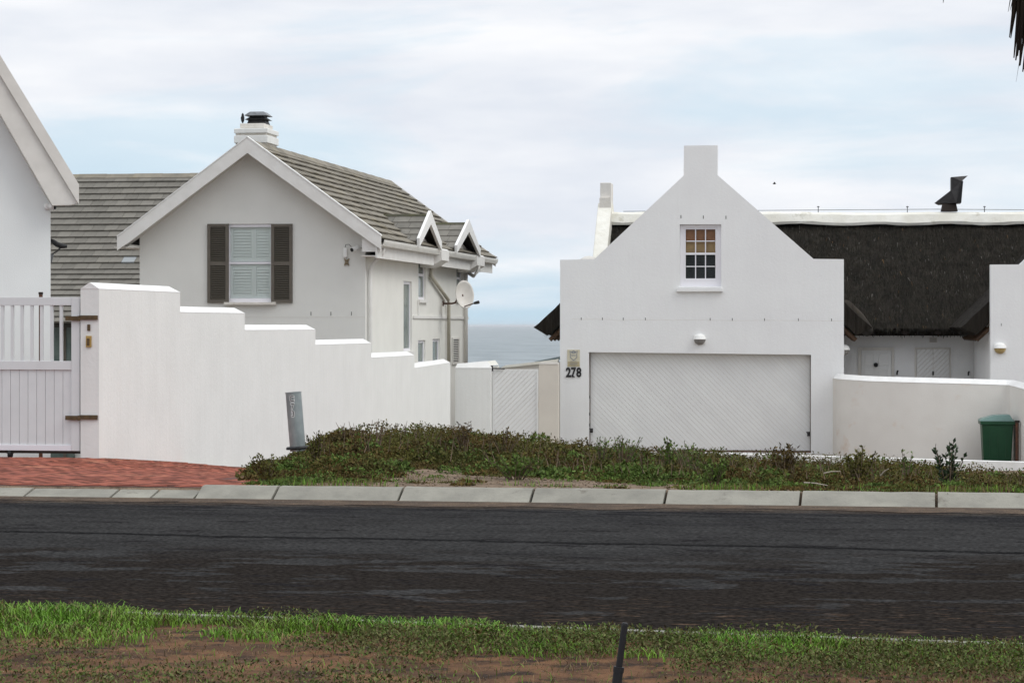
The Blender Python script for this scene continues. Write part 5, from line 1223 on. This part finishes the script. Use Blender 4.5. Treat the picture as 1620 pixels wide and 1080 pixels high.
# ------------------------------------------------------------------ curved forecourt wall, ledge, bin
cwl = thing('curved_wall', 'low curving cream wall with white coping in front of the thatched porch', 'wall', TH_, 9, -1.5, -1.6)
path = []
ctrl = [(1317.5, -.15, 592), (1319, -.55, 592.5), (1325, -.95, 593.5), (1345, -1.35, 595), (1380, -1.65, 597), (1430, -1.9, 598.5), (1490, -2.0, 600), (1550, -2.0, 601.5), (1592, -2.0, 603), (1596, -2.05, 603), (1608, -2.9, 606), (1625, -3.9, 611), (1640, -5.2, 618)]
pts = []
for i in range(len(ctrl) - 1):
    for k in range(5):
        f = k / 5; a, b = ctrl[i], ctrl[i + 1]; pts.append([a[j] * (1 - f) + b[j] * f for j in range(3)])
pts.append(list(ctrl[-1])); 
for it in range(6):
    q2 = [list(p) for p in pts]
    for i in range(1, len(pts) - 1):
        if pts[i][0] < 1585: q2[i][1] = (pts[i - 1][1] + 2 * pts[i][1] + pts[i + 1][1]) / 4; q2[i][0] = (pts[i - 1][0] + 2 * pts[i][0] + pts[i + 1][0]) / 4
    pts = q2
P2 = [(TH_.lx(p, y), y) for p, y, _ in pts]
zt5 = [TH_.z(py + 6, x, y) for (p, y0, py), (x, y) in zip(pts, P2)]
prof = [(0, None)]; vs_ = []; vc = []
for i, (x, y) in enumerate(P2):
    a = Vector(P2[max(i - 1, 0)]); b = Vector(P2[min(i + 1, len(P2) - 1)]); d = (b - a).normalized(); n_ = Vector((-d.y, d.x)); 
    if n_.y < 0 and i < 42: n_ = -n_
    zt = zt5[i]; t_ = .22
    vs_ += [(x, y, GZ - .6), (x, y, zt), (x + n_.x * t_, y + n_.y * t_, zt), (x + n_.x * t_, y + n_.y * t_, GZ - .6)]
    vc += [(x - n_.x * .008, y - n_.y * .008, zt + .001), (x + n_.x * .11, y + n_.y * .11, zt + .11), (x + n_.x * (t_ + .01), y + n_.y * (t_ + .01), zt + .001)]
n = len(P2); MB().add(vs_, [(i * 4 + k, i * 4 + 4 + k, i * 4 + 5 + k, i * 4 + 1 + k) for i in range(n - 1) for k in (1, 2)] + [(0, 1, 2, 3), (n * 4 - 1, n * 4 - 2, n * 4 - 3, n * 4 - 4)]).build('wall_back', 'cream_wall', cwl)
fr2 = [vs_[i * 4 + k] for i in range(n) for k in (0, 1)]; MB().add(fr2, [(i * 2, i * 2 + 2, i * 2 + 3, i * 2 + 1) for i in range(n - 1)]).build('wall', 'cream_wall', cwl, smooth=True)
MB().add(vc, [(i * 3 + k, i * 3 + 3 + k, i * 3 + 4 + k, i * 3 + 1 + k) for i in range(n - 1) for k in range(2)] + [(0, 1, 2)]).build('coping', 'coping', cwl)
# white ledge
lg = thing('low_ledge', 'thin white concrete ledge showing above the plants before the garage', 'ledge', TH_, 6, -6, -1.4)
lq = [TH_.lx(p, -6.0) for p in (900, 1250, 1480, 1700)]; lz = [TH_.z(y, x, -6.0) for y, x in zip((712, 719.5, 727, 733), lq)]
for i in range(3):
    MB().prism([(lq[i] + .003, -2.0), (lq[i + 1] - .003, -2.0), (lq[i + 1] - .003, lz[i + 1]), (lq[i] + .003, lz[i])], -6, -5.7).build('slab', 'coping', lg)
# apron behind the ledge
ap = MB().prism([(lq[0], GZ + .12), (lq[3], GZ + .05), (lq[3], GZ - .3), (lq[0], GZ - .3)], -5.69, 1.4).build('garage_apron', 'kerb_stone'); ap.location = (TH_.X0, TH_.D0, 0); ap.rotation_euler = (0, 0, -TH_.a); tag(ap, kind='structure')
# wheelie bin
by = -3.2; bx0, bx1 = TH_.lx(1553.5, by), TH_.lx(1603.5, by); bz0 = GZ + .07; bzt = TH_.z(670, bx0, by); bxc = (bx0 + bx1) / 2
wb = thing('wheelie_bin', 'dark green wheelie bin with a grey-green domed lid against the curved wall', 'bin', TH_, bxc, by + .3, bz0)
wt = (bx1 - bx0) / 2; wbm = wt * .86
MB().add([(bxc - wbm, by + .08, bz0 + .05), (bxc + wbm, by + .08, bz0 + .05), (bxc + wbm, by + .60, bz0 + .05), (bxc - wbm, by + .60, bz0 + .05),
          (bxc - wt, by, bzt), (bxc + wt, by, bzt), (bxc + wt, by + .70, bzt), (bxc - wt, by + .70, bzt)],
         [(3, 2, 1, 0), (0, 1, 5, 4), (1, 2, 6, 5), (2, 3, 7, 6), (3, 0, 4, 7), (4, 5, 6, 7)]).build('body', 'bin_green', wb, bevel=.03)
MB().box(bxc - wt - .035, bxc + wt + .03, by - .03, by + .72, bzt - .02, bzt + .055).build('rim', 'bin_green', wb, bevel=.012)
for k in range(3): x = bxc - wt * .5 + k * wt * .5; MB().box(x - .008, x + .008, by + .01, by + .03, bz0 + .3, bzt - .03).build('rib', 'bin_green', wb)
lt = TH_.z(656, bxc, by) ; l0 = bzt + .056
MB().add([(bxc - wt - .045, by - .035, l0), (bxc + wt + .02, by - .035, l0), (bxc + wt + .02, by + .72, l0), (bxc - wt - .045, by + .72, l0),
          (bxc - wt - .02, by + .0, l0 + .035), (bxc + wt - .02, by + .0, l0 + .05), (bxc + wt - .02, by + .68, l0 + .05), (bxc - wt - .02, by + .68, l0 + .035),
          (bxc - wt * .2, by + .08, lt - .012), (bxc + wt * .78, by + .08, lt), (bxc + wt * .78, by + .6, lt), (bxc - wt * .2, by + .6, lt - .012)],
         [(0, 1, 5, 4), (1, 2, 6, 5), (2, 3, 7, 6), (3, 0, 4, 7), (4, 5, 9, 8), (5, 6, 10, 9), (6, 7, 11, 10), (7, 4, 8, 11), (8, 9, 10, 11)]).build('lid', 'bin_lid', wb, bevel=.01)
MB().box(bxc + wt + .031, bxc + wt + .12, by + .1, by + .6, bzt - .05, bzt + .05).build('handle', 'bin_green', wb, bevel=.012)
for y in (by + .1, by + .52): MB().lathe([(0, -.03), (.10, -.03), (.105, 0), (.10, .03), (0, .03)], 0, 0, 16).build('wheel', 'black', wb, xf=Matrix.Translation((bxc + wbm + .02, y, bz0 + .10)) @ Matrix.Rotation(R(90), 4, 'X'))
rp = thing('rusty_post', 'thin rusty brown post directly right of the green wheelie bin', 'post', TH_, TH_.lx(1609, by), by, bz0)
x = TH_.lx(1609, by - .1); MB().tube([(x, by - .1, GZ - .1), (x, by - .1, TH_.z(668, x, by))], .035, 8).build('shaft', 'rust', rp); MB().box(x - .045, x + .05, by - .15, by - .05, TH_.z(668, x, by) + .001, TH_.z(664.5, x, by)).build('cap', 'timber_dark', rp)

# ------------------------------------------------------------------ marker post C 7 3 on the bank
mkX, mkD = (471 - 810) / F * 23.8, 23.8; mf = Frame(mkX, mkD, 0.0)
gz_ = ZC - (708 - HY) / F * mkD
mk = thing('marker_post', 'leaning galvanised pipe marker lettered C 7 3 on the bank', 'marker post', mf, 0, 0, gz_)
mk.rotation_euler = (0, -math.atan(7 / 88), 0)
r_ = .075; hh = 88 / F * mkD * 1.005
MB().lathe([(0.0, -.03), (r_, -.03), (r_, hh - .012), (r_ * 1.04, hh - .010), (r_ * 1.04, hh), (r_ * .93, hh), (r_ * .93, hh - .10), (0, hh - .10)], 0, 0, 32).build('pipe', 'galv', mk, smooth=False, world=True)
MB().lathe([(0, -.012), (r_ * 1.45, -.012), (r_ * 1.5, .0), (r_ * 1.4, .014), (r_ * 1.03, .016)], 0, 0, 24).build('collar', 'black', mk, world=True)
for ch_, py in (('C', 631), ('7', 643), ('3', 655)):
    z = gz_ + hh - (py - 620 + 3.5) / F * mkD - gz_
    for bold, m, e in ((.0065, 'trim_bright', .0012), (.0004, 'ink', .0026)):
        vs_, fs = text_mesh(ch_, .078, bold, .0004)
        v2 = []
        for (a, b, c_) in vs_:
            xx_ = a * .85 - .012; rr = r_ + e + .0045 + (.0005 if c_ > 0 else 0); v2.append((xx_, -math.sqrt(rr * rr - xx_ * xx_), z + b))
        MB().add(v2, fs).build('letter_backing' if m != 'ink' else 'letter', m, mk, world=True)

# ------------------------------------------------------------------ planting
def leaves(pos, size, up=0.3, aspect=1.6, spread=1.0):
    """random little leaf quads at pos (n,3) -> verts, faces"""
    n = len(pos); d = rng.normal(0, 1, (n, 3)); d[:, 2] = np.abs(d[:, 2]) * .6 + up; d /= np.linalg.norm(d, axis=1)[:, None]
    s_ = rng.normal(0, 1, (n, 3)); s_ -= d * (s_ * d).sum(1)[:, None]; s_ /= np.linalg.norm(s_, axis=1)[:, None]
    sz_ = (size * rng.uniform(.6, 1.4, n))[:, None]; L_ = d * sz_ * aspect; W_ = s_ * sz_ * .5
    V = np.stack([pos, pos + L_ * .5 + W_, pos + L_, pos + L_ * .5 - W_], 1).reshape(-1, 3)
    return V, np.arange(n * 4).reshape(-1, 4)
def bank_cover():
    # clump centres over the bank
    N_ = 6200; u = rng.uniform(-5.2, 9.5, N_); v = .42 + 9.2 * rng.random(N_) ** 1.35
    ue = -2.2 - .27 * np.minimum(v, 7)
    ok = (u > ue)
    # bare soil pocket at the front left, sparse green there
    soil = (sstep(-1.75, -1.2, u) * (1 - sstep(.9, 3.1, u))) * (1 - sstep(2.3, 3.1, v + .9 * fbm(u * 1.3, v))) 
    soil = np.maximum(soil, (1 - sstep(.55, .95, v)) * .75 * (1 - sstep(3.2, 4.2, u) * .5))
    bare2 = (fbm(u * 1.3 + 3, v * 1.9 + 8) < .40) & (u > .8) & (v < 3.2)
    keep = ok & (rng.random(N_) > soil * .93) & ~(bare2 & (rng.random(N_) < .8))
    # leave the marker visible
    mu, mv = w2uv(mkX, mkD); keep &= ~((np.abs(u - mu - .02) < .16) & (v > mv - .9) & (v < mv + .15))
    u, v, soil = u[keep], v[keep], soil[keep]; n = len(u)
    hgt = (.045 + .062 * sstep(1.2, 3.0, v)) * (1 - .6 * soil) * (.1 + 2.0 * sstep(.3, .65, fbm(u * 2.0, v * 2.0 + 30)) * .75)
    rad = .10 + .20 * rng.random(n) ** 2
    ne = near_edge(u)
    z = terrain(u, v); X, D = uv2w(u, v)
    sel = fbm(u * 1.3 + 50, v * 1.5 + 11)
    right = sstep(1.5, 4, u)
    kind = np.zeros(n, int)                       # 0 olive 1 brown 2 green
    r_ = rng.random(n)
    pg = .08 + .22 * (v < 1.5) + .70 * (sel < .43) * (v < 3.2); pb = .06 + .70 * (sel > .50) + .10 * right
    kind[r_ < pb] = 1; kind[(r_ >= pb) & (r_ < pb + pg)] = 2
    Vs, Fs, Ms = [], [], []; off = 0
    for k in range(n):
        m = int(190 + 120 * rng.random()) if v[k] < 6.5 else 70
        if soil[k] > .4: m //= 2
        a = rng.random(m) * 2 * np.pi; q_ = np.sqrt(rng.random(m)) * rad[k]; hh_ = np.sqrt(np.maximum(0, 1 - (q_ / rad[k]) ** 2)) * hgt[k]
        f = rng.random(m) ** .6
        pos = np.stack([X[k] + q_ * np.cos(a), D[k] + q_ * np.sin(a), z[k] + hh_ * f - .01], 1)
        V, Fq_ = leaves(pos, (.0125 if kind[k] != 2 else .016) * (.65 + 1.0 * rng.random() ** 2), .30, 1.8)
        Vs.append(V); Fs.append(Fq_ + off); off += len(V); Ms.append(np.where(rng.random(m) < .90, kind[k], rng.integers(0, 3, m)))
    o = npmesh('ground_cover', np.concatenate(Vs), np.concatenate(Fs), None, matidx=np.concatenate(Ms), mats=['cover_olive', 'cover_brown', 'cover_green'])
    tag(o, 'low olive and brown succulent ground cover matting the kerbside bank', 'ground cover')
    # woody sprigs standing above the mat
    sp = MB(); m2 = 420; uu = rng.uniform(-3.0, 6.5, m2); vv_ = rng.uniform(2.5, 5.6, m2)
    for k in range(m2):
        if uu[k] < -2.5 - .27 * vv_[k] + .2: continue
        X_, D_ = uv2w(uu[k], vv_[k]); zz_2 = float(terrain(uu[k], vv_[k])) + .08; h = random.uniform(.06, .16); dx, dy = random.uniform(-.05, .05), random.uniform(-.05, .05)
        sp.tube([(X_, D_, zz_2), (X_ + dx * .5, D_ + dy, zz_2 + h * .6), (X_ + dx, D_ + dy, zz_2 + h)], [.004, .003, .002], 3, cap=False)
    tag(sp.build('dry_sprigs', 'twig'), 'thin dry sprigs standing out of the bank planting', 'twigs', kind='stuff')
bank_cover()
def bank_grass():
    for (nm, lab, n, v0, v1, u0, u1, h0, h1, mats, p) in (
        ('bank_grass', 'short green grass fringing the kerb along the bank', 16000, .34, 1.5, -3.2, 6.5, .02, .07, ['grass', 'grass_dull', 'grass_dry'], (.45, .35, .2)),
        ('tall_grass', 'taller wispy grass on the bank before the garage', 3600, 3.6, 5.6, .0, 2.1, .06, .19, ['cover_green', 'grass_dull', 'twig'], (.45, .25, .3))):
        u = rng.uniform(u0, u1, n); v = v0 + (v1 - v0) * rng.random(n) ** 1.3; k = (u > -2.1 - .27 * v) & (rng.random(n) < sstep(.42, .56, fbm(u * 2.2 + 4, v * 2.4 + 17))) & ((rng.random(n) < .22) | (u < -2.0) | (u > 1.6) | (v < .5)); u, v = u[k], v[k]; n = len(u)
        X, D = uv2w(u, v); z = terrain(u, v) - .004; h = rng.uniform(h0, h1, n); a = rng.random(n) * 6.283; l_ = rng.random(n) * .45 * h; b = rng.random(n) * 3.1416
        p0 = np.stack([X, D, z], 1); wv = np.stack([np.cos(b), np.sin(b), 0 * b], 1) * .003; p1 = p0 + np.stack([np.cos(a) * l_ * .4, np.sin(a) * l_ * .4, h * .6], 1); p2 = p0 + np.stack([np.cos(a) * l_, np.sin(a) * l_, h], 1)
        V = np.stack([p0 - wv, p0 + wv, p1 + wv * .8, p1 - wv * .8, p2 + wv * .2, p2 - wv * .2], 1).reshape(-1, 3); f = np.array([(0, 1, 2, 3), (3, 2, 4, 5)])
        tag(npmesh(nm, V, (f[None] + (np.arange(n) * 6)[:, None, None]).reshape(-1, 4), None, matidx=np.repeat(rng.choice(3, n, p=p), 2), mats=mats), lab, 'grass')
bank_grass()
def weed(name, label, px, D, ztop_py, spread, nst, m, leafn, leaf, stem='twig', lean=.25, group=None, zbase=None):
    """a separate plant: several curved stems with leaves along them, rooted on the bank"""
    X = (px - 810) / F * D; fr = Frame(X, D, 0.0); z0 = groundZ(X, D) - .02; zt = ZC + (HY - ztop_py) / F * D; H_ = max(zt - z0, .15)
    o = thing(name, label, 'plant', fr, 0, 0, z0, group)
    st = MB(); P = []
    for k in range(nst):
        a = random.uniform(0, 2 * math.pi); rr = random.uniform(.1, 1) * spread; h = H_ * random.uniform(.75, 1.05) * (1 - .2 * rr / spread); tip = Vector((rr * math.cos(a), rr * math.sin(a) * .6, h))
        base = Vector((tip.x * .2, tip.y * .2, 0)); mid = base * .5 + tip * .5 + Vector((random.uniform(-.02, .02), 0, -.01 if False else .0))
        mid.x = base.x + (tip.x - base.x) * .35
        st.tube([base, mid, tip], [.006, .004, .002], 4, cap=False)
        n = int(leafn * 1.5)
        for i in range(n):
            f = .25 + .75 * (i + random.random()) / n; p = (base * (1 - f) + mid * f) * (1 - f) + (mid * (1 - f) + tip * f) * f
            P.append((p.x + random.uniform(-.012, .012), p.y + random.uniform(-.012, .012), p.z))
    st.build('stems', stem, o, world=True)
    V, Fq_ = leaves(np.array(P), leaf * 1.45, .45, 2.0); npmesh('foliage', V, Fq_, m, o, kind=None)
    return o
random.seed(11)
weed('shrub', 'dark glossy green shrub standing in front of the curved cream wall', 1502, 21.8, 699, .21, 11, 'cover_dark', 15, .016, lean=.3)
weed('shrub', 'olive leafy shrub below the left end of the curved cream wall', 1360, 22.3, 706, .20, 16, 'cover_olive', 18, .013)
weed('weed', 'single pale green sprout left of the dark glossy shrub', 1433, 21.8, 708, .08, 6, 'cover_green', 10, .012)
weed('weed', 'tall fresh green weed before the middle of the garage door', 1059, 23.6, 690, .10, 10, 'cover_green', 16, .013)
weed('weed', 'spreading green weed with thin stems right of the garage door middle', 1093, 23.3, 694, .26, 20, 'cover_green', 10, .010)
weed('weed', 'wiry tall weed with dry stems before the left half of the garage door', 985, 23.8, 682, .28, 20, 'cover_green', 9, .010)
weed('weed', 'slender grey-green weed at the left edge of the garage door', 952, 23.8, 684, .20, 15, 'cover_green', 10, .010)
weed('weed', 'thin bare dry stalks before the white yard wall', 735, 24.0, 664, .16, 18, 'cover_brown', 10, .010)
weed('weed', 'brown bushy weed in front of the footgate', 798, 24.2, 674, .16, 13, 'cover_brown', 9, .009)
weed('weed', 'lone sparse sprig on the highest point of the bank', 597, 23.8, 660, .09, 5, 'cover_brown', 6, .007)
weed('weed', 'reddish brown weed below the right end of the garage door', 1240, 22.6, 702, .22, 22, 'cover_brown', 16, .013)
weed('weed', 'bright green weed low on the bank near the kerb below the garage', 1130, 20.7, 724, .17, 24, 'cover_green', 16, .011)
weed('weed', 'fresh green weed at the edge of the bare soil patch', 815, 20.8, 718, .28, 26, 'cover_green', 16, .011)
weed('shrub', 'small dark bushy plant at the driveway end of the bank', 422, 20.9, 716, .14, 16, 'cover_olive', 18, .011)
weed('shrub', 'dark green bush growing against the right side of the marker post', 500, 21.9, 680, .11, 14, 'cover_olive', 20, .011)
for (lab, pa, pb, D) in (('longest pale dry stick lying on the bank near the kerb', (1272, 763), (1306, 766), 19.75), ('pale dry stick lying further up the bank on the right', (1304, 748), (1326, 744), 20.4), ('short white forked stick standing in the plants on the right', (1393, 752), (1402, 740), 20.2)):
    a = Vector(((pa[0] - 810) / F * D, D, ZC - (pa[1] - HY) / F * D)); b = Vector(((pb[0] - 810) / F * D, D - .12, ZC - (pb[1] - HY) / F * D)); a.z = max(a.z, groundZ(a.x, a.y) + .01)
    o = MB().tube([a - a, (b - a) * .5 + Vector((0, .01, .006)), b - a], [.006, .005, .003], 6).build('dry_stick', 'stick'); o.location = a; tag(o, lab, 'stick')

# ---- pebbles and litter on bare ground
def scatter_pebbles():
    n = 2600; u = np.concatenate([rng.uniform(-5, 8, n), rng.uniform(-3.5, 5.5, n)]); v = np.concatenate([rng.uniform(.3, 2.6, n), near_edge(u[n:]) - rng.uniform(.15, 2.4, n)])
    ok = ~((v > 0) & (u < -2.4 - .27 * v)); u, v = u[ok], v[ok]
    z = terrain(u, v); X, D = uv2w(u, v); s_ = rng.uniform(.002, .006, len(u)) * (1 + (v > 0) * 1.2)
    t = np.array([(1, 0, 0), (0, 1, 0), (-1, 0, 0), (0, -1, 0), (0, 0, .8), (0, 0, -.6)]); f = np.array([(0, 1, 4), (1, 2, 4), (2, 3, 4), (3, 0, 4), (1, 0, 5), (2, 1, 5), (3, 2, 5), (0, 3, 5)])
    V = np.stack([X, D, z + .002], 1)[:, None, :] + t[None] * s_[:, None, None] * rng.uniform(.6, 1.3, (len(u), 6, 1)); Fq_ = f[None] + (np.arange(len(u)) * 6)[:, None, None]
    tag(npmesh('pebbles', V.reshape(-1, 3), Fq_.reshape(-1, 3), 'pebble'), 'small pebbles and grit scattered on the bare soil', 'gravel')
scatter_pebbles()

# ---- near verge: grass blades, dull mat weeds and bare soil
def verge():
    def blades(name, label, u, v, hgt, wd, mats, mi, lean=.5):
        n = len(u); X, D = uv2w(u, v); z = terrain(u, v) - .004
        a = rng.random(n) * 2 * np.pi; l_ = rng.random(n) * lean * hgt; dx, dy = np.cos(a) * l_, np.sin(a) * l_
        b = rng.random(n) * np.pi; wx_, wy_ = np.cos(b) * wd, np.sin(b) * wd
        p0 = np.stack([X, D, z], 1); wv_ = np.stack([wx_, wy_, 0 * wx_], 1)
        p1 = p0 + np.stack([dx * .3, dy * .3, hgt * .6], 1); p2 = p0 + np.stack([dx, dy, hgt], 1)
        p3 = p0 + np.stack([dx * 1.5, dy * 1.5, hgt * 1.05 - l_ * .35], 1)
        V = np.stack([p0 - wv_, p0 + wv_, p1 + wv_ * .8, p1 - wv_ * .8, p2 + wv_ * .5, p2 - wv_ * .5, p3 + wv_ * .08, p3 - wv_ * .08], 1).reshape(-1, 3)
        f = np.array([(0, 1, 2, 3), (3, 2, 4, 5), (5, 4, 6, 7)]); Fq_ = (f[None] + (np.arange(n) * 8)[:, None, None]).reshape(-1, 4)
        tag(npmesh(name, V, Fq_, None, matidx=np.repeat(mi, 3), mats=mats), label, 'grass')
    n = 150000; u = rng.uniform(-3.6, 6.0, n); dv = rng.uniform(-.06, 2.6, n)
    X, D = uv2w(u, near_edge(u) - dv); px = 810 + F * X / D
    lush = (1 - sstep(.40, 1.05, dv + .7 * (fbm(u * 1.6, dv * 1.5 + 3) - .45)))
    left = 1 - sstep(60, 330, px)                # deeper green band at the left
    lush = np.maximum(lush, left * (1 - sstep(.75, 1.3, dv + .5 * (fbm(u * 2, dv) - .45))))
    patchy = fbm(u * 3.2 + 9, dv * 3.2 + 2, 3)
    edge = (fbm(u * 2.3, 7.0) - .36) * 1.2      # bare stretches where the edging shows
    p = lush * np.where(dv < .10, np.clip(edge * 3, .0, .8), 1) * (.35 + 1.1 * np.clip(patchy, 0, 1)) * 1.15; p = np.where((patchy < .40) & (dv > .25), p * .12, p)
    k = rng.random(n) < p * .80
    h = (.018 + .062 * patchy[k]) * rng.uniform(.45, 1.2, k.sum()) * (1 + .12 * left[k]) * (.7 + .5 * (dv[k] < .5)) 
    mi = rng.choice(3, k.sum(), p=(.80, .12, .08))
    blades('verge_grass', 'bright green grass along the near edge of the road', u[k], (near_edge(u) - dv)[k], h, .0032, ['grass', 'grass_dull', 'grass_dry'], mi, .9)
    # mat-forming dull weeds in patches
    n = 260000; u = rng.uniform(-3.6, 6.0, n); dv = rng.uniform(.15, 3.2, n); m = fbm(u * 1.25 + 31, dv * 1.7 + 5, 3)
    k = (rng.random(n) < sstep(.435, .53, m + .05 * (dv < .9)) * .95 * (1 - .65 * sstep(1.0, 1.5, dv))); u, dv, m = u[k], dv[k], m[k]; v = near_edge(u) - dv
    X, D = uv2w(u, v); z = terrain(u, v) + rng.random(len(u)) ** 1.1 * .09 * sstep(.38, .62, m)
    V, Fq_ = leaves(np.stack([X, D, z], 1), .0070, .35, 2.4)
    tag(npmesh('mat_weed', V, Fq_, None, matidx=rng.choice(3, len(u), p=(.62, .24, .14)), mats=['grass_dull', 'cover_green', 'cover_brown']), 'dull green creeping weeds matting the soil of the near verge', 'weeds')
    # sparse dry blades over the soil
    n = 9000; u = rng.uniform(-3.6, 5.5, n); dv = rng.uniform(.3, 3, n); mi = rng.choice(3, n, p=(.25, .3, .45))
    blades('dry_grass', 'sparse dry grass blades scattered over the near verge soil', u, near_edge(u) - dv, rng.uniform(.012, .04, n), .0016, ['grass', 'grass_dull', 'grass_dry'], mi, 1.6)
verge()
# black tapered pole leaning in the verge
bpD = 9.35; fr = Frame((973 - 810) / F * bpD, bpD, 0.0); z0 = ZC - (1082 - HY) / F * bpD; zg0 = groundZ(fr.X0, bpD)
bp = thing('black_stake', 'leaning black plastic stake in the grass of the near verge', 'stake', fr, 0, 0, min(z0, zg0))
top = Vector(((988.5 - 973) / F * bpD, 0, (1082 - 987) / F * bpD + z0 - ROOTZ[bp.name][2])); base = Vector((-.012, 0, -.1))
md = base.lerp(top, .53)
MB().tube([base, md], .0185, 14).build('sleeve', 'black_pole', bp, world=True)
MB().tube([md, top], .0125, 14).build('rod', 'black_pole', bp, world=True)
MB().tube([md - (top - base).normalized() * .012, md + (top - base).normalized() * .008], .0205, 14).build('collar', 'black_pole', bp, world=True)
MB().tube([top - (top - base).normalized() * .004, top + (top - base).normalized() * .006], [.0125, .010], 12).build('tip_cap', 'black', bp, world=True)

# ------------------------------------------------------------------ palm at the right, mostly out of frame: its dead fronds hang into the corner
pD = 9.0; ptX = 3.45; pf_ = Frame(ptX, pD, 0.0); pz = groundZ(ptX, pD)
palm = thing('palm_tree', 'palm tree whose dark dead fronds hang into the upper right corner', 'palm tree', pf_, 0, 0, pz)
topz = 3.9 - pz; rr = [.26, .22, .21, .22, .26, .30]
MB().tube([(0, 0, -.1), (.02, 0, .8), (-.02, .02, 1.7), (0, 0, 2.6), (0, 0, 3.3), (0, 0, topz)], rr, 18).build('trunk', 'palm_trunk', palm, smooth=True, world=True)
def frond(p0, d0, L_, droop, m, nleaf, ll, hang, w0=.016, nm='frond'):
    mb = MB(); p = Vector(p0); d = Vector(d0).normalized(); pts = [p.copy()]; n = 12
    for i in range(n):
        d = (d + Vector((0, 0, -droop / n))).normalized(); p = p + d * L_ / n; pts.append(p.copy())
    mb.tube(pts, [.016 * (1 - i / (n + 1)) + .003 for i in range(n + 1)], 5)
    for k in range(nleaf):
        f = .2 + .8 * (k + random.random()) / nleaf; i = min(int(f * n), n - 1); q_ = pts[i].lerp(pts[i + 1], f * n - i); dd = (pts[i + 1] - pts[i]).normalized()
        side = dd.cross(Vector((0, 0, 1))).normalized() * random.choice((-1, 1)); l_ = ll * (1 - .5 * abs(f - .5)) * random.uniform(.6, 1.1)
        dr = (dd * .6 + side * (1 - hang) + Vector((0, 0, -1)) * hang * 1.4 + Vector((random.uniform(-.12, .12), random.uniform(-.12, .12), 0))).normalized()
        w_ = dr.cross(Vector((random.uniform(-1, 1), random.uniform(-1, 1), .2))).normalized() * w0 * random.uniform(.5, 1.2) * .5
        e_ = q_ + dr * l_; mdl = q_.lerp(e_, .5) + Vector((0, 0, .02 * l_)); mb.add([q_ - w_, q_ + w_, mdl + w_, mdl - w_, e_ + w_ * .15, e_ - w_ * .15], [(0, 1, 2, 3), (3, 2, 4, 5)])
    return mb.build(nm, m, palm, world=True)
random.seed(5)
for k in range(16):
    a = k * 2 * math.pi / 16 + .2; L_ = 1.9
    if math.cos(a) < -.15: L_ = 1.45
    frond((0, 0, topz), (math.cos(a), math.sin(a), .75), L_, 1.3, 'palm_leaf', 60, .42, .35)
# hanging dead strands placed where they drop into view
def strand_bunch(strands, D, nm='dead_frond'):
    mb = MB()
    for (xa, ya, xb, yb_, wpx, dd) in strands:
        Dd = D + dd; A_ = Vector(((xa - 810) / F * Dd - ptX, Dd - pD, ZC + (HY - ya) / F * Dd - pz)); B_ = Vector(((xb - 810) / F * Dd - ptX, Dd - pD, ZC + (HY - yb_) / F * Dd - pz))
        w_ = wpx / F * Dd * .5; d = (B_ - A_); n = d.cross(Vector((0, 1, 0))).normalized(); n = (n + Vector((0, random.uniform(-.8, .8), 0))).normalized() * w_
        t_ = d.cross(n).normalized() * w_ * .35; m1 = A_.lerp(B_, .6) + n * .3
        for s0 in (1,):
            mb.add([A_ - n, A_ + t_, A_ + n, m1 - n * .9, m1 + t_, m1 + n * .9, B_ - n * .25, B_ + t_ * .3, B_ + n * .25], [(0, 1, 4, 3), (1, 2, 5, 4), (3, 4, 7, 6), (4, 5, 8, 7)])
    mb.build(nm, 'palm_dead', palm, world=True)
st = []
def S_(xa, ya, xb, yb_, w_, dd=0): st.append((xa, ya, xb, yb_, w_, dd))
S_(1612, -60, 1597, 60, 6); S_(1616, -60, 1599, 61, 7, .02); S_(1618, -70, 1604, 92, 7, -.03); S_(1624, -70, 1607, 96, 8, .03); S_(1630, -60, 1612, 80, 10, .01)
S_(1632, -60, 1614, 104, 6, .02); S_(1636, -40, 1618, 114, 8, -.02); S_(1640, -40, 1622, 110, 9, 0); S_(1626, 10, 1607.5, 130, 1.2, .01); S_(1608, -60, 1595, 19, 3); S_(1611, -40, 1598, 17, 2.5); S_(1614, -30, 1601, 27, 2.5)
for k in range(34): xa = random.uniform(1616, 1690); S_(xa, random.uniform(-90, -20), xa - random.uniform(4, 14), random.uniform(20, 118), random.uniform(4, 9), random.uniform(-.15, .15))
for k in range(10): xa = random.uniform(1606, 1625); S_(xa, -80, xa - random.uniform(4, 9), random.uniform(10, 50), random.uniform(3, 6), random.uniform(-.05, .05))
strand_bunch(st[:len(st) // 2], 9.0); strand_bunch(st[len(st) // 2:], 9.0)
strand_bunch([(1498, -60, 1492, 5, 3.5, 0), (1506, -70, 1500, -12, 4, 0), (1512, -80, 1503, -20, 4, .05)], 9.0, 'leaf_tip')
